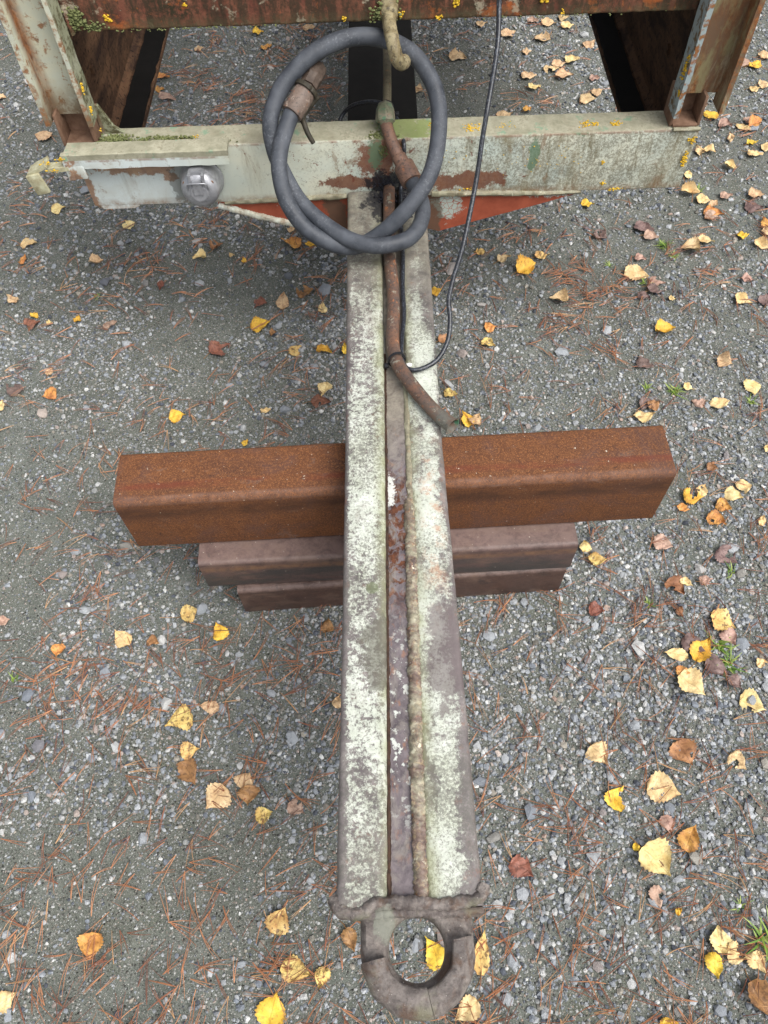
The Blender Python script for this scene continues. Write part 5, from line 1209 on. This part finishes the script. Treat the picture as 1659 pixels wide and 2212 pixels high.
LEAVES = '''A 510 190 120 76 10 P|pale yellow leaf below the rounded lower corner of the beam near the socket
A 1115 330 104 76 25 P|small pale yellow leaf on the gravel straight below the round socket
A 260 483 136 82 5 P|pale yellow leaf left of the socket, lowest of the three by the beam corner
A 207 635 90 56 60 O|pointed orange leaf at the left edge, under the pale leaf left of the socket
A 835 655 112 70 0 T c|crumpled tan leaf in needles well below the socket
A 98 960 98 72 150 T|pale tan leaf near the left edge above a small yellow scrap
A 300 1095 62 60 40 Y|tiny bright yellow leaf at the left, beside a dark matted leaf
A 668 1128 66 52 60 Y|tiny bright yellow leaf lying alone left of the pinkish brown oval leaf
A 950 1178 122 60 20 K|pinkish brown oval leaf by a light twig left of the drawbar
A 425 1163 46 30 -10 P|pale yellow scrap next to a dark matted leaf at the left
A 430 1595 68 56 60 T|small triangular tan scrap above the orange yellow leaf at the left
A 430 1790 132 96 200 O|orange yellow birch leaf lying near the left edge behind the top tube
A 110 1745 140 110 160 V b|dark purple brown leaf at the left edge next to the orange yellow one
A 14 1888 100 70 60 P|pale yellow leaf cut by the left edge of the picture
A 1535 1980 136 96 10 Y|bright yellow leaf with an orange tip left of the drawbar, behind the top tube
A 1395 860 74 62 240 R c|small curled reddish brown leaf beside a white stone below the socket
A 275 1180 130 78 10 R b|dark matted reddish leaf under the tiny yellow leaf at the left
B 860 165 160 92 160 O b|ragged orange brown leaf below the lower left of the hose coil
B 1032 183 88 46 -15 Y|bright yellow leaf just under the bottom of the hose coil
B 860 50 66 50 0 T|tan yellow leaf touching the outside of the hose coil, left of the gusset
B 65 284 112 70 190 P c|pale curled leaf between the socket and the hose coil
B 350 280 44 32 10 P|tiny pale yellow scrap in needles between the socket and the hose coil
B 455 328 44 40 80 Y|tiny bright yellow scrap beside two grey stones below the hose coil
B 215 200 96 78 30 B bc|withered brown leaf left of two grey stones below the gusset
B 786 680 148 100 88 T|upright tan leaf with its stalk pointing back to the hose coil, left of the drawbar
B 980 605 136 96 20 B b|two tone brown leaf between the upright tan leaf and the drawbar
B 1130 740 86 74 95 P|small round pale yellow leaf with a stalk beside the drawbar
B 590 700 112 100 250 R b|reddish brown crumpled leaf left of the upright tan leaf
B 600 888 168 110 8 Y|large bright yellow leaf with a long tip left of the drawbar
B 705 955 60 50 0 B|small brown scrap right of the large bright yellow leaf
B 900 1100 116 92 30 S|freckled tan yellow leaf between the large yellow leaf and the drawbar
B 1155 1088 132 82 -20 Y bb|torn bright yellow leaf with a hole, beside the drawbar
B 1322 1080 90 60 90 Y|bright yellow leaf half hidden under the drawbar edge
B 260 1090 190 140 30 R bb|large matted reddish brown leaf under needles left of the drawbar
B 1150 1435 128 120 250 P|pale yellow heart shaped leaf lying on a dark leaf beside the drawbar
B 1117 1532 160 92 0 R b|dark reddish leaf half under the pale heart shaped one beside the drawbar
B 640 1610 86 44 5 P|narrow pale orange leaf behind the long top tube
B 460 1880 60 50 40 Y|yellow scrap peeping out behind the long top tube
C 820 240 92 56 180 S|small yellow leaf right of the hanging cable, nearest to the red gusset
C 1040 290 112 70 20 T b|tan leaf with a broken edge right of the hanging cable
C 1370 265 118 66 10 S|yellow leaf lying flat far right of the cable above a folded one
C 1240 385 166 112 25 Y f|big folded yellow leaf right of the hanging cable
C 452 590 94 92 10 Y|yellow leaf against the drawbar between it and the hanging cable
C 1510 645 152 92 170 T c|curled tan orange leaf right of the folded yellow leaf
C 920 885 102 82 10 O|orange tan squarish leaf right of the cable loop, upper of a pair
C 900 1022 118 70 -10 S|pale yellow leaf right of the cable loop, lower of a pair
C 540 1002 122 74 20 B bc|dark orange brown leaf beneath the cable loop beside the drawbar
C 575 1475 112 78 -20 S|yellow tan leaf right of the drawbar above the open pipe end
C 712 1692 136 104 120 Y|yellow leaf right by the open pipe end, overlapping a tan one
C 790 1700 100 110 60 T|tan leaf behind the yellow one at the open pipe end
D 1180 225 116 90 20 Y|yellow orange leaf beside the foot of the rusty right upright
D 1290 300 112 70 -10 K|pinkish tan leaf right of the foot of the rusty upright
D 1445 325 130 60 -15 P|pale yellow leaf in the overlapping cluster right of the rusty upright
D 1550 300 120 66 25 O f|orange folded leaf in the cluster right of the rusty upright
D 1480 268 80 52 170 K|pinkish leaf at the back of the cluster right of the rusty upright
D 1330 430 70 62 250 T|small tan leaf below the cluster, right of the beam end
D 1522 455 92 56 20 Y|small yellow leaf near the right edge level with the beam top
D 1630 490 96 72 160 P|pale leaf cut by the right edge level with the beam end
D 1545 555 128 62 -8 P|pale leaf near the right edge under the small yellow one
D 1068 515 86 70 120 T|pale tan leaf touching another right beside the beam end
D 1160 530 100 70 -20 P|pale yellow leaf right of the beam end, outer of two touching leaves
D 1330 662 106 52 -15 P c|pale curled leaf below the touching pair right of the beam end
D 970 720 66 66 80 P|pale yellow leaf half hidden behind the right beam end
D 985 885 154 50 -12 P cf|long curved pale leaf beneath the lower right beam corner
D 1103 942 128 72 -10 P|pale yellow leaf touching the long curved one below the right beam end
D 1192 985 80 60 40 T|tan leaf just under the pale pair below the right beam end
D 1192 1055 164 88 -10 O|orange yellow leaf on a tan one, below the pale pair by the beam end
D 1180 1090 130 60 -10 K|pinkish leaf mostly under the orange yellow one by the beam end
D 1300 910 102 62 5 K|greyish pink oval leaf to the right of the pale pair
D 1555 898 128 76 0 T|pale tan leaf close to the right edge, above a purple one
D 1540 1005 150 106 -10 V|purple brown leaf with pale edges near the right edge
D 1645 1160 110 96 120 O|orange leaf cut by the right edge, upper of two
D 1648 1250 80 70 -60 T|brown tan leaf cut by the right edge, lower of two
D 1445 1260 92 60 0 Y|neat yellow oval leaf near the right edge
D 1125 1300 142 60 -8 P|long pale yellow leaf above the tan curled leaf on the right
D 985 1365 158 104 170 T c|large tan curled leaf right of the bright grass tuft
D 1600 1350 140 52 -28 P f|folded pale yellow leaf near the right edge
D 100 985 104 64 5 Y|yellow leaf just under the welded lower edge of the right beam half
D 590 1185 162 92 -20 V b|large purple brown leaf in needles under the right half of the beam
D 652 1260 122 80 -10 K|pinkish brown leaf below the large purple one
D 210 1258 112 80 -30 V b|purple leaf in a drift of needles under the right half of the beam
D 525 1580 206 132 -8 P|biggest pale yellow leaf of the yard, behind the top tube at the right
D 560 1450 92 60 -20 K|small pinkish brown leaf above the biggest pale leaf
D 700 1665 134 70 -10 K b|pinkish brown leaf below right of the biggest pale leaf
D 680 1742 152 72 -12 V|purple brown leaf lying second below the biggest pale leaf
D 1480 1640 104 62 -10 K|tan pink leaf near the right edge with a pale leaf below it
D 1440 1825 154 86 -25 P|pale yellow pointed leaf near the right edge over brown leaves
D 825 1808 64 30 -10 P|thin pale scrap between the biggest pale leaf and the bright crumpled one
D 1632 1820 100 130 80 V|purple brown leaf cut by the right edge
D 590 1792 112 66 -30 V b|dark purple leaf third below the biggest pale leaf
E 770 270 168 112 10 Y c|bright yellow crumpled leaf alone behind the right part of the top tube
E 1280 540 134 82 -25 T f|pale tan folded leaf right, beyond the end of the top tube
E 1530 760 146 112 -60 P|pale yellow rhombic leaf near the right edge beyond the top tube
E 965 762 92 52 -35 P|small pale leaf beside the long bladed grass tuft
E 1245 895 158 102 8 P|pale yellow leaf with a long tip beyond the end of the top tube
E 1055 900 114 72 175 K|pinkish tan oval leaf with a stalk beyond the end of the top tube
E 588 918 116 104 230 V|purple brown leaf just behind the right end of the top tube
E 672 912 108 100 40 B|brown leaf overlapping the purple one behind the top tube
E 600 1022 176 90 10 P|pale yellow leaf sticking out behind the right end of the top tube
E 585 570 142 102 -30 V b|dark purple leaf left of the pale folded leaf behind the top tube
E 1180 1440 98 82 -30 B b|orange brown freckled leaf right of the top tube end
E 1085 1640 100 96 70 P b|pale yellow scrap above a yellow orange leaf right of the top tube
E 1000 1720 170 120 -15 Y|yellow orange leaf pointing at the tube end, right of the stack
E 1365 1682 158 122 -25 P|pale yellow leaf in the cluster right of the stack
E 1460 1620 126 118 -70 P|pale yellow leaf with its tip down beside the cluster right of the stack
E 925 1802 112 60 -15 O b|torn orange leaf under the yellow orange one, right of the stack
E 1270 1790 134 104 -15 O|orange and brown leaf under the pale cluster right of the stack
E 1210 1905 172 120 -20 O bb|ragged orange yellow leaf, lowest of the cluster right of the stack
E 1605 1905 92 66 70 P|pale yellow leaf near the right edge level with the middle tube
E 1648 1270 60 50 60 P|pale scrap cut by the right edge level with the top tube
F 42 113 56 62 90 P|pale yellow leaf tucked behind the right end of the middle tube
F 107 180 92 56 -5 S|yellow tan leaf on needles right of the lowest tube
F 430 95 96 76 -20 K|brownish pink leaf among stones right of the stack
F 495 312 104 88 -35 B|brown tan leaf right of the lowest tube, under a small yellow one
F 543 288 68 36 -25 P|small tan yellow leaf on the corner of a brown tan one
F 640 280 62 50 10 K|small pinkish leaf right of the brown tan leaf
F 97 432 78 68 -20 R|dark reddish brown leaf among stones near the drawbar
F 745 160 110 108 -40 V b|grey brown decayed leaf right of the stack near the right edge
F 507 430 48 42 80 B|small brown scrap above the yellow cluster at the right
F 720 490 134 100 -30 S|yellow leaf with brown freckles and a stalk above the thick grass tuft
F 755 565 86 80 -60 K|pinkish brown leaf half under the freckled yellow leaf
F 575 605 124 92 -40 V|greyish brown leaf lying on a yellow one right of the drawbar
F 615 625 136 104 60 Y|yellow leaf half covered by a greyish brown one
F 485 650 114 60 170 P|pale yellow leaf touching the yellow leaf under the greyish one
F 525 738 84 50 -15 O|orange yellow leaf lying over the top of a big pale leaf
F 567 802 154 126 -40 P|big pale yellow leaf with an orange one across it
F 690 716 134 78 -40 V|long purple brown leaf beside the thick grass tuft
F 775 797 84 62 -30 V c|dark purple curled leaf below the thick grass tuft
F 868 892 132 120 -20 P bb|torn pale yellow leaf near the right edge below the thick grass tuft
F 918 686 56 46 10 P b|ragged pale yellow scrap near the right edge by the thick grass tuft
F 110 1147 118 112 -50 T|pinkish tan leaf right of the drawbar, low in the yard
F 530 1140 134 122 -60 B|tan and brown leaf with a needle across it, lower right of the yard
F 797 1175 104 84 -40 T|pale tan leaf with a dark patch near the right edge
G 605 375 94 82 130 P|pale yellow leaf alone left of the drawbar, in front of the stack
G 763 387 60 52 0 B|small brown leaf in needles left of the drawbar in front of the stack
G 285 437 70 62 -110 O|small orange leaf in needles near the left edge in front of the stack
G 14 285 60 46 20 K|pinkish scrap at the left edge in front of the stack
G 890 772 130 118 190 S|yellow leaf with brown blotches left of the drawbar
H 122 822 88 82 20 S|small freckled yellow leaf below the blotched one, left of the drawbar
H 127 158 92 80 20 S|mustard yellow leaf in front of the left end of the lowest tube
H 273 248 82 78 100 Y|bright orange yellow leaf in front of the lowest tube
H 795 220 70 62 80 B|brown leaf between the lowest tube and the drawbar, in front
H 217 617 94 64 170 T|pale tan leaf against a flat grey stone left of the drawbar
H 120 937 126 120 -60 B b|brown tan leaf with needles under it, in a row left of the drawbar
H 842 592 64 50 80 T|tan leaf half under the left edge of the drawbar
I 1060 235 136 126 -130 T|pinkish tan leaf with a long point, in the row left of the drawbar
I 1205 142 92 96 60 T|light tan leaf at the top of an overlapping pair left of the drawbar
I 1227 222 92 104 -80 B|brown leaf at the bottom of an overlapping pair left of the drawbar
I 1300 320 84 76 20 S|small tan yellow leaf below the overlapping pair left of the drawbar
I 1460 287 88 86 -40 K b|pinkish brown torn leaf nearest the left edge of the drawbar
I 1372 835 134 112 70 S|freckled pale yellow leaf left of the drawbar end
I 435 960 132 122 -110 O|orange yellow leaf with dark dots at the lower left
I 1460 1087 152 128 -20 S|brown freckled yellow leaf left of the tow eye, its tip touching another
I 1580 1125 116 76 -110 S|narrow tan yellow leaf at the tip of the freckled one by the tow eye
I 1338 1275 176 136 75 Y|large yellow leaf with grey dots at the bottom edge, left of the tow eye
I 33 1225 116 92 40 P|yellow leaf cut by the left edge at the bottom
J 800 267 134 114 80 Y b|bright yellow leaf with a row of small holes, right of the drawbar
J 1072 217 176 152 -10 P|large pale yellow heart shaped leaf right of the holed yellow leaf
J 1097 425 112 80 -70 K|greyish pink leaf between two larger ones at the lower right
J 1215 490 144 114 70 O|orange pink leaf at the lower right
J 925 550 60 36 -50 Y|tiny yellow leaf beside the big crumpled pale leaf at the lower right
J 1030 620 210 176 -45 P c|big crumpled pale tan leaf at the lower right
J 1035 822 134 80 -80 K b|pinkish brown holed leaf below the big crumpled pale leaf
J 295 652 142 130 -30 R b|dark red brown leaf right of the drawbar end
O 1330 930 330 112 85 S|long yellow brown leaf standing along the right side of the tow eye
O 1225 1375 210 176 -140 P|pale yellow leaf with a stalk at the bottom edge, right of the tow eye
J 1378 1050 148 118 100 P|pale yellow leaf at the upper end of the torn trio at the lower right
J 1478 1142 126 106 -30 P bb|ragged pale yellow leaf in the middle of the torn trio at the lower right
J 1590 1182 130 100 -60 P b|pale yellow leaf at the outer end of the torn trio at the lower right
J 1352 1197 142 102 -80 Y|clear bright yellow leaf below the torn trio at the lower right
J 1105 1512 100 60 0 Y|yellow leaf cut by the bottom edge right of the tow eye
J 1620 1400 250 130 -60 B c|large brown curled leaf in the lower right corner
J 1155 892 46 36 60 Y|tiny yellow scrap right of the pinkish holed leaf
O 990 930 250 150 110 Y|yellow birch leaf seen through the hole of the tow eye
O 372 850 176 108 -70 B b|ragged brown leaf left of the tow eye shank
M 1115 145 44 30 10 Y|yellow leaf under the trailer behind the hose coil
M 1120 116 48 18 0 T|flat tan leaf at the upper beam, directly above the yellow one under the trailer
M 1335 116 52 22 5 T|tan leaf under the upper beam just left of the black center rail
M 1150 205 44 22 20 O|orange yellow leaf under the trailer beside the top of the hose coil
M 860 217 38 20 10 T|tan scrap under the trailer halfway between rusty rail and hose coil
M 725 425 68 34 -10 K|pinkish leaf under the trailer close to the left rail
M 690 385 36 26 10 O|orange leaf half behind the left rail, nearer of two
M 706 335 54 20 0 O|orange leaf half behind the left rail, farther of two
M 185 590 74 46 170 T|pinkish tan leaf outside the left upright
M 8 425 40 30 0 T|tan leaf at the left edge beside the cream upright
N 320 243 72 42 -5 T|large tan leaf under the trailer just right of the hose coil
N 690 163 64 42 -20 T b|tan leaf with bitten edge under the trailer, far right bay
N 538 150 64 34 20 T|tan leaf directly behind the hanging cable under the trailer
N 422 105 48 26 0 T|small tan leaf under the upper beam left of the hanging cable
N 642 93 46 24 0 K|pinkish leaf under the upper beam right of the hanging cable
N 710 100 62 32 -10 T|wide tan leaf under the upper beam, third from the cable
N 776 80 44 22 0 T|tan leaf touching the upper beam edge near the right rail
N 792 116 52 24 5 P|pale leaf near the right rail just under the upper beam
N 888 190 46 36 20 T|tan leaf at the inner edge of the right rail
N 618 220 36 22 0 T|small tan leaf in the middle of the right bay under the trailer
N 815 255 58 30 10 P|pale pointed leaf in the right bay, near the right rail
N 722 295 62 34 0 T|tan leaf in the right bay, lower of two that touch
N 755 272 58 30 5 T|tan leaf in the right bay, upper of two that touch
N 626 323 62 32 -5 T|tan leaf in the right bay to the left of the touching two
N 780 325 72 36 0 T|broad tan leaf in the right bay just below the touching two
N 650 372 52 28 10 P|pale leaf in the right bay under the line of tan leaves
N 910 333 42 32 0 K|pink grey leaf beside the right rail
N 880 428 64 40 -10 T|tan leaf with a stalk beside the lower part of the right rail
N 921 400 46 28 10 T|small tan leaf overlapping the stalked one by the right rail
N 525 498 68 36 10 T|tan leaf just above the beam top right of the hanging cable
N 620 470 34 24 20 O|small orange yellow leaf above the beam top in the right bay
N 1645 250 56 34 10 T|tan leaf at the right edge beside the rusty upright
N 1560 285 60 36 -20 K|pinkish leaf just outside the rusty upright
N 1605 296 48 40 20 Y|yellow leaf just outside the rusty upright
N 1642 370 52 36 0 T|pale tan leaf at the right edge level with the rail
N 1600 395 46 22 0 P|thin pale leaf right of the rusty upright
N 170 255 36 26 60 T|tan leaf seen inside the hose coil beside the black center rail
N 150 385 44 36 60 T|tan leaf against the black center rail inside the hose coil'''
GLEAF = 'fallen leaves on the gravel'
def build_leaves():
    done = []
    for i, line in enumerate(LEAVES.split('\n')):
        spec, label = line.split('|'); s = spec.split(); z, x, y, L, W, ang = s[0], *map(float, s[1:6]); cls = s[6]; fl = s[7] if len(s) > 7 else ''
        rs = np.random.default_rng(1000 + i)
        a = math.radians(ang); dx, dy = math.cos(a), -math.sin(a)
        g = lambda u, v: at_z(*grid(z, u, v), 0.003)
        p0, p1 = g(x - dx * L / 2, y - dy * L / 2), g(x + dx * L / 2, y + dy * L / 2)
        q0, q1 = g(x + dy * W / 2, y - dx * W / 2), g(x - dy * W / 2, y + dx * W / 2)
        d = p1 - p0; wd = (q1 - q0) * 1.06
        ll = min(d.length * 1.06, .09); dn = d.normalized(); ww = abs(wd.x * -dn.y + wd.y * dn.x)
        ww = min(max(ww, ll * .42), ll * 1.15)
        c = (p0 + p1) / 2
        curl = (.75 if 'c' in fl else rs.uniform(-.22, .3)); fold = .9 if 'f' in fl else 0
        small = ll < .028
        me = leaf_mesh(ll, ww, rs, curl, fold, fl.count('b') + (rs.random() < .12), 0 if small or rs.random() < .3 else ll * rs.uniform(.25, .45))
        me.materials.append(LEAF[cls]); me.materials.append(M_PETIOLE)
        o = bpy.data.objects.new('fallen_leaf', me); link(o)
        lift = .0035 + .0018 * sum(1 for (cx, cy) in done if (cx - c.x) ** 2 + (cy - c.y) ** 2 < .045 ** 2)
        done.append((c.x, c.y))
        o.location = (c.x, c.y, float(ground_h(c.x, c.y)) + lift)
        o.rotation_euler = (rs.normal(0, .07), rs.normal(0, .06), math.atan2(d.y, d.x))
        tag(o, label, 'leaf', GLEAF)
build_leaves()
